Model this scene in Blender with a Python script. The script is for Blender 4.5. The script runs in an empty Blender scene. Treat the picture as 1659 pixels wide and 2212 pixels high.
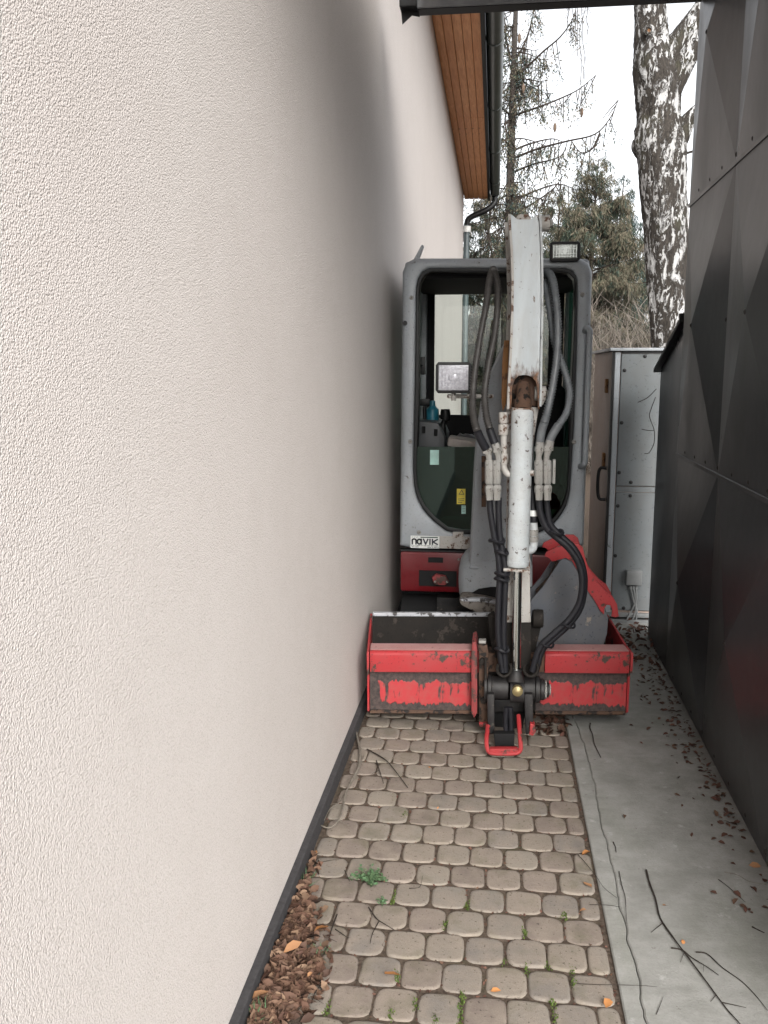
import bpy, bmesh, math, random
import numpy as np
from mathutils import Vector, Matrix
random.seed(7); RNG = np.random.default_rng(7)
SC = bpy.context.scene; COL = SC.collection
R = math.radians

# ------------------------------------------------------------ camera, sky, sun, exposure
FPX, CAMH = 1900.0, 1.6                       # focal length in photo units (photo 1659 x 2212), eye height
PITCH = math.atan2(306, FPX); YAW = math.atan(240 * math.cos(PITCH) / FPX)
FW = Vector((-math.sin(YAW) * math.cos(PITCH), math.cos(YAW) * math.cos(PITCH), -math.sin(PITCH)))
RT = Vector((math.cos(YAW), math.sin(YAW), 0)); UP = RT.cross(FW)
CAMP = Vector((0, 0, CAMH))
cd = bpy.data.cameras.new('camera'); cam = bpy.data.objects.new('camera', cd); COL.objects.link(cam)
cam.matrix_world = Matrix.Translation(CAMP) @ Matrix((RT, UP, -FW)).transposed().to_4x4()
cd.sensor_fit = 'HORIZONTAL'; cd.sensor_width = 36; cd.lens = 36 * FPX / 1659
cd.clip_start = 0.05; cd.clip_end = 2000
SC.camera = cam

SUN_EL, SUN_AZ = 33, 162                      # high behind the camera, veiled by cloud
w = bpy.data.worlds.new('World'); SC.world = w; w.use_nodes = True
nt = w.node_tree; nt.nodes.clear()
sky = nt.nodes.new('ShaderNodeTexSky'); sky.sky_type = 'NISHITA'; sky.sun_disc = False
sky.sun_elevation = R(SUN_EL); sky.sun_rotation = R(SUN_AZ); sky.air_density = 1.0; sky.dust_density = 4.0; sky.ozone_density = 1.0
hs = nt.nodes.new('ShaderNodeHueSaturation'); hs.inputs['Saturation'].default_value = 0.14
bg = nt.nodes.new('ShaderNodeBackground'); bg.inputs['Strength'].default_value = 0.15
wo = nt.nodes.new('ShaderNodeOutputWorld')
nt.links.new(sky.outputs[0], hs.inputs['Color']); nt.links.new(hs.outputs[0], bg.inputs[0]); nt.links.new(bg.outputs[0], wo.inputs[0])
sd = bpy.data.lights.new('sun', 'SUN'); sd.energy = 1.2; sd.angle = R(40); sd.color = (1, .97, .92)
so = bpy.data.objects.new('sun', sd); COL.objects.link(so)
sdir = Vector((math.sin(R(SUN_AZ)) * math.cos(R(SUN_EL)), math.cos(R(SUN_AZ)) * math.cos(R(SUN_EL)), math.sin(R(SUN_EL))))
so.rotation_euler = sdir.to_track_quat('Z', 'Y').to_euler()
vs = SC.view_settings; vs.view_transform = 'Standard'; vs.look = 'None'; vs.gamma = 1; vs.use_curve_mapping = False
vs.exposure = 1.38
SC.render.engine = 'CYCLES'
SC.cycles.max_bounces = 8; SC.cycles.transparent_max_bounces = 16

# ------------------------------------------------------------ helpers
def ray(x, y): return FW * FPX + RT * (x - 829.5) + UP * (1106 - y)
def at(x, y, Y):                               # photo point -> world point at depth Y
    d = ray(x, y); return CAMP + d * (Y / d.y)
def gz(x, y, z=0.0):                           # photo point -> world point on level z
    d = ray(x, y); return CAMP + d * ((z - CAMH) / d.z)
def c6(cx, cy): return ((560 + cx / 2.592) * .8848, (1700 + cy / 2.592) * .8848)
def c7(cx, cy): return ((1100 + cx / 2.1406) * .8848, (1650 + cy / 2.1406) * .8848)

WLOC = {}
def tag(o, label=None, cat=None, group=None, kind=None):
    if label: o['label'] = label
    if cat: o['category'] = cat
    if group: o['group'] = group
    if kind: o['kind'] = kind
    return o
def empty(name, loc, label, cat, group=None):
    o = bpy.data.objects.new(name, None); COL.objects.link(o); o.location = loc; o.empty_display_size = .1
    WLOC[o.name] = Vector(loc); return tag(o, label, cat, group)
def link(name, me, origin, parent=None):
    o = bpy.data.objects.new(name, me); COL.objects.link(o)
    if parent is not None:
        o.parent = parent; o.location = Vector(origin) - WLOC[parent.name]
    else: o.location = origin
    WLOC[o.name] = Vector(origin); return o

class MB:
    def __init__(s): s.v = []; s.f = []
    def add(s, vs_, fs):
        n = len(s.v); s.v += [tuple(p) for p in vs_]; s.f += [tuple(i + n for i in f) for f in fs]; return s
    def box(s, c, d, rot=None):
        h = Vector(d) / 2; vs_ = []
        for x in (-1, 1):
            for y in (-1, 1):
                for z in (-1, 1):
                    p = Vector((x * h.x, y * h.y, z * h.z))
                    if rot is not None: p = rot @ p
                    vs_.append(p + Vector(c))
        return s.add(vs_, [(0, 1, 3, 2), (4, 6, 7, 5), (0, 4, 5, 1), (2, 3, 7, 6), (0, 2, 6, 4), (1, 5, 7, 3)])
    def bb(s, x0, x1, y0, y1, z0, z1): return s.box(((x0 + x1) / 2, (y0 + y1) / 2, (z0 + z1) / 2), (x1 - x0, y1 - y0, z1 - z0))
    def prism(s, poly, vec):
        n = len(poly); vec = Vector(vec); a = [Vector(p) for p in poly]; b = [p + vec for p in a]
        nn = Vector((0, 0, 0))
        for i in range(n): nn += (a[i] - a[0]).cross(a[(i + 1) % n] - a[0])
        if nn.dot(vec) > 0: a.reverse(); b.reverse()
        return s.add(a + b, [tuple(range(n)), tuple(range(2 * n - 1, n - 1, -1))] + [(i, i + n, (i + 1) % n + n, (i + 1) % n) for i in range(n)])
    def tube(s, pts, r, n=10, cap=True):
        pts = [Vector(p) for p in pts]; m = len(pts)
        rs = list(r) if hasattr(r, '__len__') else [r] * m
        t0 = (pts[1] - pts[0]).normalized(); u = t0.orthogonal().normalized(); vs_ = []
        for i in range(m):
            t = (pts[min(i + 1, m - 1)] - pts[max(i - 1, 0)]).normalized()
            u = (u - t * u.dot(t)); u = u.normalized() if u.length > 1e-6 else t.orthogonal().normalized()
            w_ = t.cross(u)
            for k in range(n):
                a = 2 * math.pi * k / n; vs_.append(pts[i] + (u * math.cos(a) + w_ * math.sin(a)) * rs[i])
        fs = [(i * n + k, i * n + (k + 1) % n, (i + 1) * n + (k + 1) % n, (i + 1) * n + k) for i in range(m - 1) for k in range(n)]
        if cap: fs += [tuple(range(n - 1, -1, -1)), tuple(range((m - 1) * n, m * n))]
        return s.add(vs_, fs)
    def cyl(s, p0, p1, r0, r1=None, n=20): return s.tube([p0, p1], [r0, r0 if r1 is None else r1], n)
    def loft(s, secs, cap=True):               # sections: lists of the same number of points
        n = len(secs[0]); vs_ = [p for q in secs for p in q]
        fs = [(i * n + k, (i + 1) * n + k, (i + 1) * n + (k + 1) % n, i * n + (k + 1) % n) for i in range(len(secs) - 1) for k in range(n)]
        if cap: fs += [tuple(range(n)), tuple(range(len(secs) * n - 1, (len(secs) - 1) * n - 1, -1))]
        return s.add(vs_, fs)
    def build(s, name, mat, parent=None, bevel=0, seg=2, smooth=True, angle=40, origin=None, fix=True):
        me = bpy.data.meshes.new(name); V = [Vector(p) for p in s.v]
        if origin is None:
            lo = Vector([min(p[i] for p in V) for i in range(3)]); hi = Vector([max(p[i] for p in V) for i in range(3)]); origin = (lo + hi) / 2
        origin = Vector(origin)
        me.from_pydata([p - origin for p in V], [], s.f)
        if bevel or fix:
            bm = bmesh.new(); bm.from_mesh(me)
            if fix: bmesh.ops.recalc_face_normals(bm, faces=bm.faces)
            if bevel:
                es = [e for e in bm.edges if len(e.link_faces) == 2 and e.calc_face_angle(0) > R(28)]
                if es: bmesh.ops.bevel(bm, geom=es, offset=bevel, segments=seg, profile=.6, affect='EDGES', clamp_overlap=True)
            bm.to_mesh(me); bm.free()
        if smooth:
            me.polygons.foreach_set('use_smooth', [True] * len(me.polygons)); me.set_sharp_from_angle(angle=R(angle))
        if mat: me.materials.append(mat)
        me.update(); return link(name, me, origin, parent)

def spline(pts, n=8):                          # Catmull-Rom through points
    P = [Vector(p) for p in pts]; P = [P[0] * 2 - P[1]] + P + [P[-1] * 2 - P[-2]]; out = []
    for i in range(1, len(P) - 2):
        for k in range(n):
            t = k / n; a, b, c, d = P[i - 1], P[i], P[i + 1], P[i + 2]
            out.append(.5 * ((2 * b) + (c - a) * t + (2 * a - 5 * b + 4 * c - d) * t * t + (3 * b - a - 3 * c + d) * t ** 3))
    out.append(P[-2]); return out
def resample(pts, step):
    out = [pts[0]]; acc = 0
    for a, b in zip(pts, pts[1:]):
        L = (b - a).length; d = step - acc
        while d <= L: out.append(a + (b - a) * (d / L)); d += step
        acc = (acc + L) % step
    return out

# ------------------------------------------------------------ materials
class NT:
    def __init__(s, name):
        s.m = bpy.data.materials.new(name); s.m.use_nodes = True; s.t = s.m.node_tree; s.t.nodes.clear()
        s.out = s.n('ShaderNodeOutputMaterial'); s.p = s.n('ShaderNodeBsdfPrincipled'); s.l(s.p.outputs[0], s.out.inputs[0])
        s.tc = s.n('ShaderNodeTexCoord')
    def n(s, t, **k):
        o = s.t.nodes.new(t)
        for a, b in k.items(): setattr(o, a, b)
        return o
    def l(s, a, b): s.t.links.new(a, b)
    def co(s, scale=(1, 1, 1), kind='Object', rot=(0, 0, 0)):
        m = s.n('ShaderNodeMapping'); m.inputs['Scale'].default_value = scale; m.inputs['Rotation'].default_value = rot; s.l(s.tc.outputs[kind], m.inputs[0]); return m.outputs[0]
    def noise(s, scale, detail=4, rough=.6, co=None, dist=0):
        o = s.n('ShaderNodeTexNoise'); o.inputs['Scale'].default_value = scale; o.inputs['Detail'].default_value = detail
        o.inputs['Roughness'].default_value = rough; o.inputs['Distortion'].default_value = dist
        s.l(co if co is not None else s.tc.outputs['Object'], o.inputs['Vector']); return o.outputs['Fac']
    def ramp(s, src, a, b):                    # clamp map a..b -> 0..1
        o = s.n('ShaderNodeMapRange'); o.inputs['From Min'].default_value = a; o.inputs['From Max'].default_value = b; s.l(src, o.inputs['Value']); return o.outputs[0]
    def mix(s, fac, a, b):
        o = s.n('ShaderNodeMix', data_type='RGBA')
        for v, i in ((fac, 0), (a, 6), (b, 7)):
            if isinstance(v, (int, float)): o.inputs[i].default_value = v
            elif isinstance(v, tuple): o.inputs[i].default_value = (*v, 1)
            else: s.l(v, o.inputs[i])
        return o.outputs[2]
    def math(s, op, a, b):
        o = s.n('ShaderNodeMath', operation=op)
        for i, v in enumerate((a, b)):
            if isinstance(v, (int, float)): o.inputs[i].default_value = v
            else: s.l(v, o.inputs[i])
        return o.outputs[0]
    def bump(s, src, dist, strength=1.0, prev=None):
        o = s.n('ShaderNodeBump'); o.inputs['Distance'].default_value = dist; o.inputs['Strength'].default_value = strength
        s.l(src, o.inputs['Height'])
        if prev is not None: s.l(prev, o.inputs['Normal'])
        s.l(o.outputs[0], s.p.inputs['Normal']); return o.outputs[0]
    def fin(s, col=None, rough=.6, metal=0, spec=.5):
        if col is not None:
            if isinstance(col, tuple): s.p.inputs['Base Color'].default_value = (*col, 1)
            else: s.l(col, s.p.inputs['Base Color'])
        if isinstance(rough, (int, float)): s.p.inputs['Roughness'].default_value = rough
        else: s.l(rough, s.p.inputs['Roughness'])
        s.p.inputs['Metallic'].default_value = metal; s.p.inputs['Specular IOR Level'].default_value = spec; return s.m

def plain(name, c, rough=.5, metal=0, var=.25, scale=12, bump=0, spec=.5):
    t = NT(name); f = t.ramp(t.noise(scale, 5), .3, .7)
    col = t.mix(f, tuple(x * (1 - var) for x in c), tuple(min(1, x * (1 + var * .6)) for x in c))
    if bump: t.bump(t.noise(scale * 8, 4), bump)
    return t.fin(col, rough, metal, spec)
def worn(name, c, under=(.05, .035, .028), amt=.62, scale=14, rough=.45, dirt=(.16, .13, .11), dirtamt=.55, drip=False, spec=.5):
    """paint with chips down to an undercoat and a film of dust"""
    t = NT(name); cv = t.co((1, 1, .35)) if drip else None
    f1 = t.ramp(t.noise(scale, 8, .65, cv), amt, amt + .05)
    f2 = t.ramp(t.noise(scale * .35, 6, .7), dirtamt - .2, dirtamt + .35)
    f3 = t.ramp(t.noise(scale * 6, 4, .6), .62, .68)
    base = t.mix(t.ramp(t.noise(3, 3), .3, .7), tuple(x * .86 for x in c), c)
    col = t.mix(t.math('MULTIPLY', f2, .55), base, dirt); col = t.mix(f3, col, tuple(x * .5 for x in c)); col = t.mix(f1, col, under)
    t.bump(t.math('SUBTRACT', 1, f1), .0012, .6)
    return t.fin(col, t.mix(f2, (rough,) * 3, (.85,) * 3), 0, spec)

M = {}
def stucco():
    t = NT('stucco')
    def vor(scale, wob):
        v = t.n('ShaderNodeTexVoronoi'); v.inputs['Scale'].default_value = scale
        nz = t.n('ShaderNodeTexNoise'); nz.inputs['Scale'].default_value = scale * .5; nz.inputs['Detail'].default_value = 2; t.l(t.tc.outputs['Object'], nz.inputs['Vector'])
        ad = t.n('ShaderNodeVectorMath', operation='MULTIPLY_ADD'); t.l(nz.outputs['Color'], ad.inputs[0]); ad.inputs[1].default_value = (wob,) * 3; t.l(t.tc.outputs['Object'], ad.inputs[2]); t.l(ad.outputs[0], v.inputs['Vector']); return v.outputs['Distance']
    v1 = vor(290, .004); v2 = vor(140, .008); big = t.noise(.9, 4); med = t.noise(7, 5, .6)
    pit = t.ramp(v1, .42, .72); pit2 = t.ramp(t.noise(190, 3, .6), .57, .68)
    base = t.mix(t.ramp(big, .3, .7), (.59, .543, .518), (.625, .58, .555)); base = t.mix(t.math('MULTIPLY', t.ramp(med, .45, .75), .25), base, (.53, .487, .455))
    col = t.mix(t.math('MULTIPLY', pit, .38), base, (.36, .33, .29)); col = t.mix(t.math('MULTIPLY', t.math('MULTIPLY', pit2, pit), .6), col, (.26, .23, .20))  # pits darkened in the colour for their shade, with some dirt
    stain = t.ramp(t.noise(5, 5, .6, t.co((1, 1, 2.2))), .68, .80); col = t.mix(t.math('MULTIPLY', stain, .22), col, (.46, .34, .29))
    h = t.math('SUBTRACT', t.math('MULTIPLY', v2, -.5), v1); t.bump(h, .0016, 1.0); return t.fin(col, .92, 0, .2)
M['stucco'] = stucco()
M['plinth'] = plain('plinth_coat', (.052, .05, .052), .9, 0, .25, 60, .002, .2)
def soil():
    t = NT('soil'); f = t.noise(60, 8, .7); g = t.noise(6, 4)
    col = t.mix(t.ramp(f, .35, .7), (.04, .03, .023), (.13, .10, .078)); col = t.mix(t.math('MULTIPLY', t.ramp(g, .55, .75), .5), col, (.05, .055, .025))
    t.bump(f, .006); return t.fin(col, .95, 0, .15)
M['soil'] = soil()
def paver_mat():
    t = NT('paver_concrete'); oi = t.n('ShaderNodeObjectInfo'); rnd = oi.outputs['Random']
    cr = t.n('ShaderNodeValToRGB'); e = cr.color_ramp.elements
    e[0].position = 0; e[0].color = (.15, .122, .105, 1); e[1].position = 1; e[1].color = (.25, .222, .185, 1)
    for p, c in ((.25, (.205, .168, .145)), (.5, (.225, .195, .16)), (.75, (.175, .158, .142))):
        q = e.new(p); q.color = (*c, 1)
    t.l(rnd, cr.inputs[0])
    # shift the pattern per stone
    cb = t.n('ShaderNodeCombineXYZ'); t.l(t.math('MULTIPLY', rnd, 37.0), cb.inputs[0]); t.l(t.math('MULTIPLY', rnd, 91.0), cb.inputs[1])
    ad = t.n('ShaderNodeVectorMath', operation='ADD'); t.l(t.tc.outputs['Object'], ad.inputs[0]); t.l(cb.outputs[0], ad.inputs[1]); co = ad.outputs[0]
    big = t.noise(14, 5, .6, co); fine = t.noise(420, 3, .6, co); spot = t.noise(95, 4, .6, co)
    col = t.mix(t.ramp(big, .35, .72), cr.outputs[0], (.26, .22, .18))
    col = t.mix(t.math('MULTIPLY', t.ramp(fine, .3, .72), .45), col, (.12, .10, .085))
    col = t.mix(t.math('MULTIPLY', t.ramp(spot, .61, .68), .8), col, (.06, .046, .036))
    col = t.mix(t.math('MULTIPLY', t.ramp(t.noise(9, 4, .6, co), .52, .70), .55), col, (.115, .105, .07))
    t.bump(t.math('ADD', fine, t.math('MULTIPLY', spot, 1.5)), .0015, .8); return t.fin(col, .88, 0, .25)
M['paver'] = paver_mat()
def concrete():
    t = NT('concrete'); f = t.noise(7, 8, .62); g = t.noise(180, 4, .6); s_ = t.noise(2.2, 6, .65, t.co((1, .5, 1)))
    col = t.mix(t.ramp(f, .3, .7), (.19, .188, .174), (.29, .288, .272))
    col = t.mix(t.math('MULTIPLY', t.ramp(s_, .5, .72), .55), col, (.165, .17, .14))
    col = t.mix(t.math('MULTIPLY', t.ramp(g, .5, .8), .4), col, (.14, .135, .12))
    col = t.mix(t.math('MULTIPLY', t.ramp(t.noise(38, 4, .6), .68, .74), .75), col, (.06, .045, .035))
    col = t.mix(t.math('MULTIPLY', t.ramp(t.noise(16, 5, .7), .62, .72), .45), col, (.42, .42, .40))
    st = t.noise(9, 6, .7, t.co((1, 2.4, 1), rot=(0, 0, .2))); col = t.mix(t.math('MULTIPLY', t.ramp(st, .5, .72), .3), col, (.34, .338, .32)); col = t.mix(t.math('MULTIPLY', t.ramp(st, .48, .3), .3), col, (.14, .138, .125))
    t.bump(t.math('ADD', g, t.math('MULTIPLY', f, 2)), .002, .8); return t.fin(col, .9, 0, .25)
M['concrete'] = concrete()
def darksheet():
    t = NT('dark_sheet_metal'); f = t.noise(2.6, 5, .6, t.co((1, 1, .6))); g = t.noise(300, 3)
    col = t.mix(t.ramp(f, .3, .7), (.020, .0215, .024), (.040, .0415, .044)); col = t.mix(t.math('MULTIPLY', t.ramp(t.noise(26, 6, .7), .56, .70), .45), col, (.055, .052, .048))
    t.bump(t.noise(3.2, 3), .006, .5, t.bump(g, .0003, .4)); return t.fin(col, t.mix(t.ramp(f, .3, .7), (.27,) * 3, (.40,) * 3), .0, .45)
M['sheet'] = darksheet()
M['rivet'] = plain('rivet', (.02, .016, .015), .6)
M['beam_grey'] = plain('beam_paint', (.25, .26, .27), .5)
M['black'] = plain('black_metal', (.006, .006, .0065), .55, 0, .25, 12, 0, .35)
def wood():
    t = NT('soffit_wood'); oi = t.n('ShaderNodeObjectInfo'); co = t.co((14, 1.1, 14))
    f = t.noise(2.5, 6, .6, co, 1.2); k = t.ramp(t.noise(3.2, 2, .5, t.co((3, 1, 3))), .66, .72)
    a = t.mix(oi.outputs['Random'], (.66, .31, .14), (.82, .44, .22)); col = t.mix(t.ramp(f, .3, .7), a, (.52, .215, .09))
    col = t.mix(t.math('MULTIPLY', k, .7), col, (.09, .03, .014)); t.bump(f, .001, .5); return t.fin(col, .55, 0, .4)
M['wood'] = wood()
M['gutter'] = plain('gutter_coat', (.055, .065, .062), .38, .0, .2, 9)
M['greygreen'] = plain('downpipe_coat', (.07, .09, .095), .4)
M['whiteplastic'] = plain('white_plastic', (.7, .7, .68), .5)
M['cabgrey'] = worn('cab_grey_paint', (.275, .298, .32), amt=.64, scale=22, rough=.4, dirt=(.22, .205, .19), dirtamt=.58)
M['white'] = worn('white_arm_paint', (.44, .48, .50), under=(.06, .04, .03), amt=.60, scale=34, rough=.42, dirt=(.24, .20, .165), dirtamt=.46)
M['whitedirty'] = worn('dirty_white_paint', (.40, .39, .37), under=(.085, .042, .024), amt=.555, scale=24, rough=.5, dirt=(.24, .20, .165), dirtamt=.45)
def rustnotch():
    t = NT('white_arm_rust_stained'); sep = t.n('ShaderNodeSeparateXYZ'); t.l(t.tc.outputs['Object'], sep.inputs[0])
    zz = t.ramp(sep.outputs['Z'], -.13, -.29); n1 = t.noise(16, 6, .7, t.co((1.6, 1, .6))); n2 = t.noise(60, 5, .7)
    xx = t.ramp(t.math('ABSOLUTE', t.math('ADD', sep.outputs['X'], .004), 0), .13, .06)
    f = t.ramp(t.math('ADD', t.math('MULTIPLY', t.math('MULTIPLY', zz, xx), .62), n1), .78, 1.02)
    base = t.mix(t.ramp(t.noise(3, 3), .3, .7), (.385, .42, .44), (.44, .48, .50)); base = t.mix(t.math('MULTIPLY', t.ramp(t.noise(10, 6, .7, t.co((1, 1, .3))), .45, .75), .5), base, (.29, .26, .225))
    base = t.mix(t.ramp(n2, .66, .70), base, (.06, .045, .035)); base = t.mix(t.ramp(t.noise(34, 6, .6, t.co((1, 1, .5), rot=(0, .6, 0))), .66, .69), base, (.16, .13, .11))
    t.bump(n2, .0006, .5); return t.fin(t.mix(f, base, t.mix(t.ramp(n2, .35, .65), (.035, .018, .012), (.16, .075, .035))), .5)
M['rustnotch'] = rustnotch()
M['collar'] = worn('rust_stained_collar', (.34, .31, .28), under=(.10, .048, .026), amt=.50, scale=30, rough=.6, dirt=(.17, .10, .062), dirtamt=.42)
M['rusty'] = worn('rusty_grease', (.055, .035, .026), under=(.012, .010, .009), amt=.5, scale=26, rough=.7, dirt=(.15, .075, .042), dirtamt=.5, spec=.2)
M['rust'] = worn('orange_rust', (.26, .115, .03), under=(.10, .045, .02), amt=.55, scale=18, rough=.8, dirt=(.17, .12, .09), dirtamt=.5)
M['red'] = worn('red_paint', (.33, .020, .024), amt=.565, scale=16, rough=.48, dirt=(.17, .08, .075), dirtamt=.54, spec=.3)
M['redworn'] = worn('worn_red_iron', (.22, .018, .020), under=(.05, .026, .02), amt=.5, scale=18, rough=.6, dirt=(.10, .05, .045), dirtamt=.45)
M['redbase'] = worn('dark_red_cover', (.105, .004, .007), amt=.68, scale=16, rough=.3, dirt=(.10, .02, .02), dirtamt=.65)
def flaked():
    t = NT('flaked_red_plate'); co = t.co((1, 1, .55)); co2 = t.co((1, 1, .22))
    big = t.noise(7.5, 3, .5, co, .8); drip = t.noise(42, 3, .55, co2)
    sep = t.n('ShaderNodeSeparateXYZ'); t.l(t.tc.outputs['Object'], sep.inputs[0])
    dz = t.math('MULTIPLY', t.math('SUBTRACT', .052, t.math('ABSOLUTE', t.math('ADD', sep.outputs['Z'], .012), 0)), 9.0)
    dx = t.math('MULTIPLY', t.math('SUBTRACT', .215, t.math('ABSOLUTE', sep.outputs['X'], 0)), 5.0)
    e = t.math('MINIMUM', t.math('MINIMUM', dz, dx), .10)
    ssum = t.math('ADD', t.math('ADD', t.math('MULTIPLY', big, .35), t.math('MULTIPLY', drip, .65)), e); f = t.ramp(ssum, .505, .55)
    dk = t.mix(t.ramp(t.noise(60, 6, .7), .35, .7), (.016, .013, .012), (.075, .05, .045)); rd = t.mix(t.ramp(t.noise(30, 4), .4, .7), (.33, .024, .028), (.27, .045, .042))
    t.bump(f, .0012); return t.fin(t.mix(f, dk, rd), .6, 0, .4)
M['flaked'] = flaked()
M['dirtsteel'] = worn('muddy_steel', (.011, .010, .009), under=(.04, .033, .028), amt=.58, scale=20, rough=.7, dirt=(.034, .028, .024), dirtamt=.5, spec=.15)
M['mudcast'] = worn('muddy_casting', (.17, .15, .13), under=(.05, .04, .033), amt=.52, scale=26, rough=.6, dirt=(.30, .27, .24), dirtamt=.5)
M['lipsteel'] = worn('scraped_steel_lip', (.42, .43, .46), under=(.03, .026, .024), amt=.53, scale=30, rough=.45, dirt=(.12, .11, .10), dirtamt=.6, spec=.7)
M['rimdust'] = worn('dusty_red_rim', (.36, .16, .155), under=(.06, .035, .03), amt=.62, scale=40, rough=.8, dirt=(.40, .30, .28), dirtamt=.45)
M['bucketgrey'] = worn('digging_bucket_grey', (.07, .08, .098), under=(.19, .165, .14), amt=.61, scale=15, rough=.5, dirt=(.16, .14, .12), dirtamt=.50, spec=.3)
M['grease'] = worn('greasy_black_iron', (.008, .008, .0095), under=(.07, .06, .05), amt=.61, scale=34, rough=.38, dirt=(.07, .062, .055), dirtamt=.55, spec=.35)
M['chrome'] = plain('chrome_rod', (.72, .76, .74), .16, 1, .06, 20)
M['zinc'] = worn('zinc_fitting', (.22, .22, .21), under=(.06, .05, .04), amt=.565, scale=60, rough=.42, dirt=(.25, .22, .19), dirtamt=.5)
M['rubber'] = plain('hose_rubber', (.011, .011, .014), .5, 0, .3, 40, .0006, .28)
M['guard'] = plain('spring_hose_guard', (.045, .042, .04), .42, 0, .3, 30, 0, .3)
M['guardlight'] = plain('worn_hose_guard', (.11, .118, .125), .4, 0, .3, 30, 0, .35)
M['seal'] = plain('window_rubber', (.003, .0035, .004), .5, 0, .2, 12, 0, .3)
M['inner'] = plain('cab_interior', (.006, .006, .0065), .75, 0, .2, 12, 0, .25)
M['innergrey'] = plain('console_plastic', (.03, .033, .037), .5)
M['brass'] = plain('brass_nipple', (.30, .24, .12), .45, .6)
def glass(name, tint, refl=.06, rough=.02, gcol=(.95, .95, .95)):
    t = NT(name); t.t.nodes.remove(t.p); tr = t.n('ShaderNodeBsdfTransparent'); tr.inputs[0].default_value = (*tint, 1)
    g = t.n('ShaderNodeBsdfGlossy'); g.inputs['Roughness'].default_value = rough; g.inputs[0].default_value = (*gcol, 1)
    lw = t.n('ShaderNodeLayerWeight'); lw.inputs['Blend'].default_value = .35; m = t.n('ShaderNodeMixShader')
    t.l(t.math('ADD', t.math('MULTIPLY', lw.outputs['Fresnel'], .4), refl), m.inputs[0]); t.l(tr.outputs[0], m.inputs[1]); t.l(g.outputs[0], m.inputs[2]); t.l(m.outputs[0], t.out.inputs[0]); return t.m
M['glass'] = glass('clear_glass', (.86, .90, .88), .0)
M['tint'] = glass('green_glass', (.11, .21, .165), .035, .02, (.68, .93, .84))
M['lens'] = plain('lamp_lens', (.36, .36, .39), .38, .2, .3, 90)
M['lensdark'] = plain('dull_lamp_lens', (.27, .29, .27), .2, .2, .15, 30)
M['cabinet'] = worn('cabinet_grey', (.108, .122, .130), under=(.05, .04, .035), amt=.68, scale=12, rough=.5, dirt=(.085, .075, .062), dirtamt=.5, drip=True)
M['cabinetside'] = worn('cabinet_stained_side', (.27, .215, .185), under=(.15, .08, .055), amt=.70, scale=10, rough=.6, dirt=(.28, .20, .16), dirtamt=.5, drip=True)
M['plasticbox'] = plain('grey_plastic', (.15, .155, .155), .5)
M['yellow'] = plain('yellow_label', (.62, .50, .05), .5)
M['labelwhite'] = plain('white_label', (.62, .64, .62), .5, 0, .08)
M['ink'] = plain('label_ink', (.02, .024, .035), .6)
M['cyan'] = plain('blue_bottle', (.02, .14, .20), .3)
M['mint'] = plain('pale_green_label', (.38, .60, .55), .5)
M['bark'] = plain('conifer_bark', (.05, .043, .038), .9, 0, .4, 30, .01, .2)
M['twig'] = plain('twig_bark', (.028, .022, .018), .85, 0, .35, 60, 0, .2)
M['twigpale'] = plain('pale_dry_stem', (.17, .15, .125), .85, 0, .35, 60, 0, .2)
def birch():
    t = NT('birch_bark'); co = t.co((1.0, 1.0, .40)); d = t.noise(9, 4, .6, co)
    ad = t.n('ShaderNodeVectorMath', operation='MULTIPLY_ADD'); cb = t.n('ShaderNodeCombineXYZ'); t.l(d, cb.inputs[0]); t.l(d, cb.inputs[1]); t.l(d, cb.inputs[2])
    t.l(cb.outputs[0], ad.inputs[0]); ad.inputs[1].default_value = (.35,) * 3; t.l(co, ad.inputs[2])
    n1 = t.noise(15, 6, .58, ad.outputs[0], .8); f = t.ramp(n1, .515, .56); fine = t.noise(70, 5, .7, t.co((1, 1, .35)))
    wh = t.mix(t.ramp(fine, .35, .7), (.46, .46, .46), (.28, .275, .265)); dk = t.mix(t.ramp(fine, .3, .7), (.012, .011, .010), (.065, .056, .048))
    dk = t.mix(t.math('MULTIPLY', t.ramp(t.noise(2.5, 3), .56, .66), .22), dk, (.07, .075, .035))
    t.bump(t.math('SUBTRACT', fine, t.math('MULTIPLY', f, 1.2)), .02, .8); return t.fin(t.mix(f, dk, wh), .9, 0, .2)
M['birch'] = birch()
def leafmat(name, cols, rough=.75):
    t = NT(name); g = t.n('ShaderNodeNewGeometry'); cr = t.n('ShaderNodeValToRGB'); e = cr.color_ramp.elements
    e[0].color = (*cols[0], 1); e[1].color = (*cols[-1], 1)
    for i, c in enumerate(cols[1:-1]):
        q = e.new((i + 1) / (len(cols) - 1)); q.color = (*c, 1)
    t.l(g.outputs['Random Per Island'], cr.inputs[0]); return t.fin(cr.outputs[0], rough, 0, .25)
M['needles_brown'] = leafmat('brown_olive_needles', [(.095, .082, .056), (.06, .066, .043), (.115, .09, .066), (.075, .078, .05), (.14, .11, .08)])
M['needles_green'] = leafmat('dark_green_needles', [(.026, .04, .03), (.036, .048, .031), (.03, .046, .038), (.048, .052, .034)])
M['needles_blue'] = leafmat('blue_green_needles', [(.034, .055, .057), (.046, .07, .068), (.036, .052, .046)])
M['brush'] = leafmat('bare_brush', [(.11, .095, .08), (.15, .13, .112), (.08, .068, .058), (.18, .158, .135)])
M['litter'] = leafmat('dead_leaves', [(.065, .032, .022), (.11, .06, .04), (.045, .025, .018), (.16, .095, .062), (.085, .046, .032), (.20, .13, .085)])
M['litterdark'] = leafmat('wet_dead_leaves', [(.07, .03, .022), (.10, .05, .035), (.05, .026, .02), (.12, .07, .045)])
M['orange'] = leafmat('orange_leaf', [(.45, .20, .07), (.38, .17, .06)])
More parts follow.
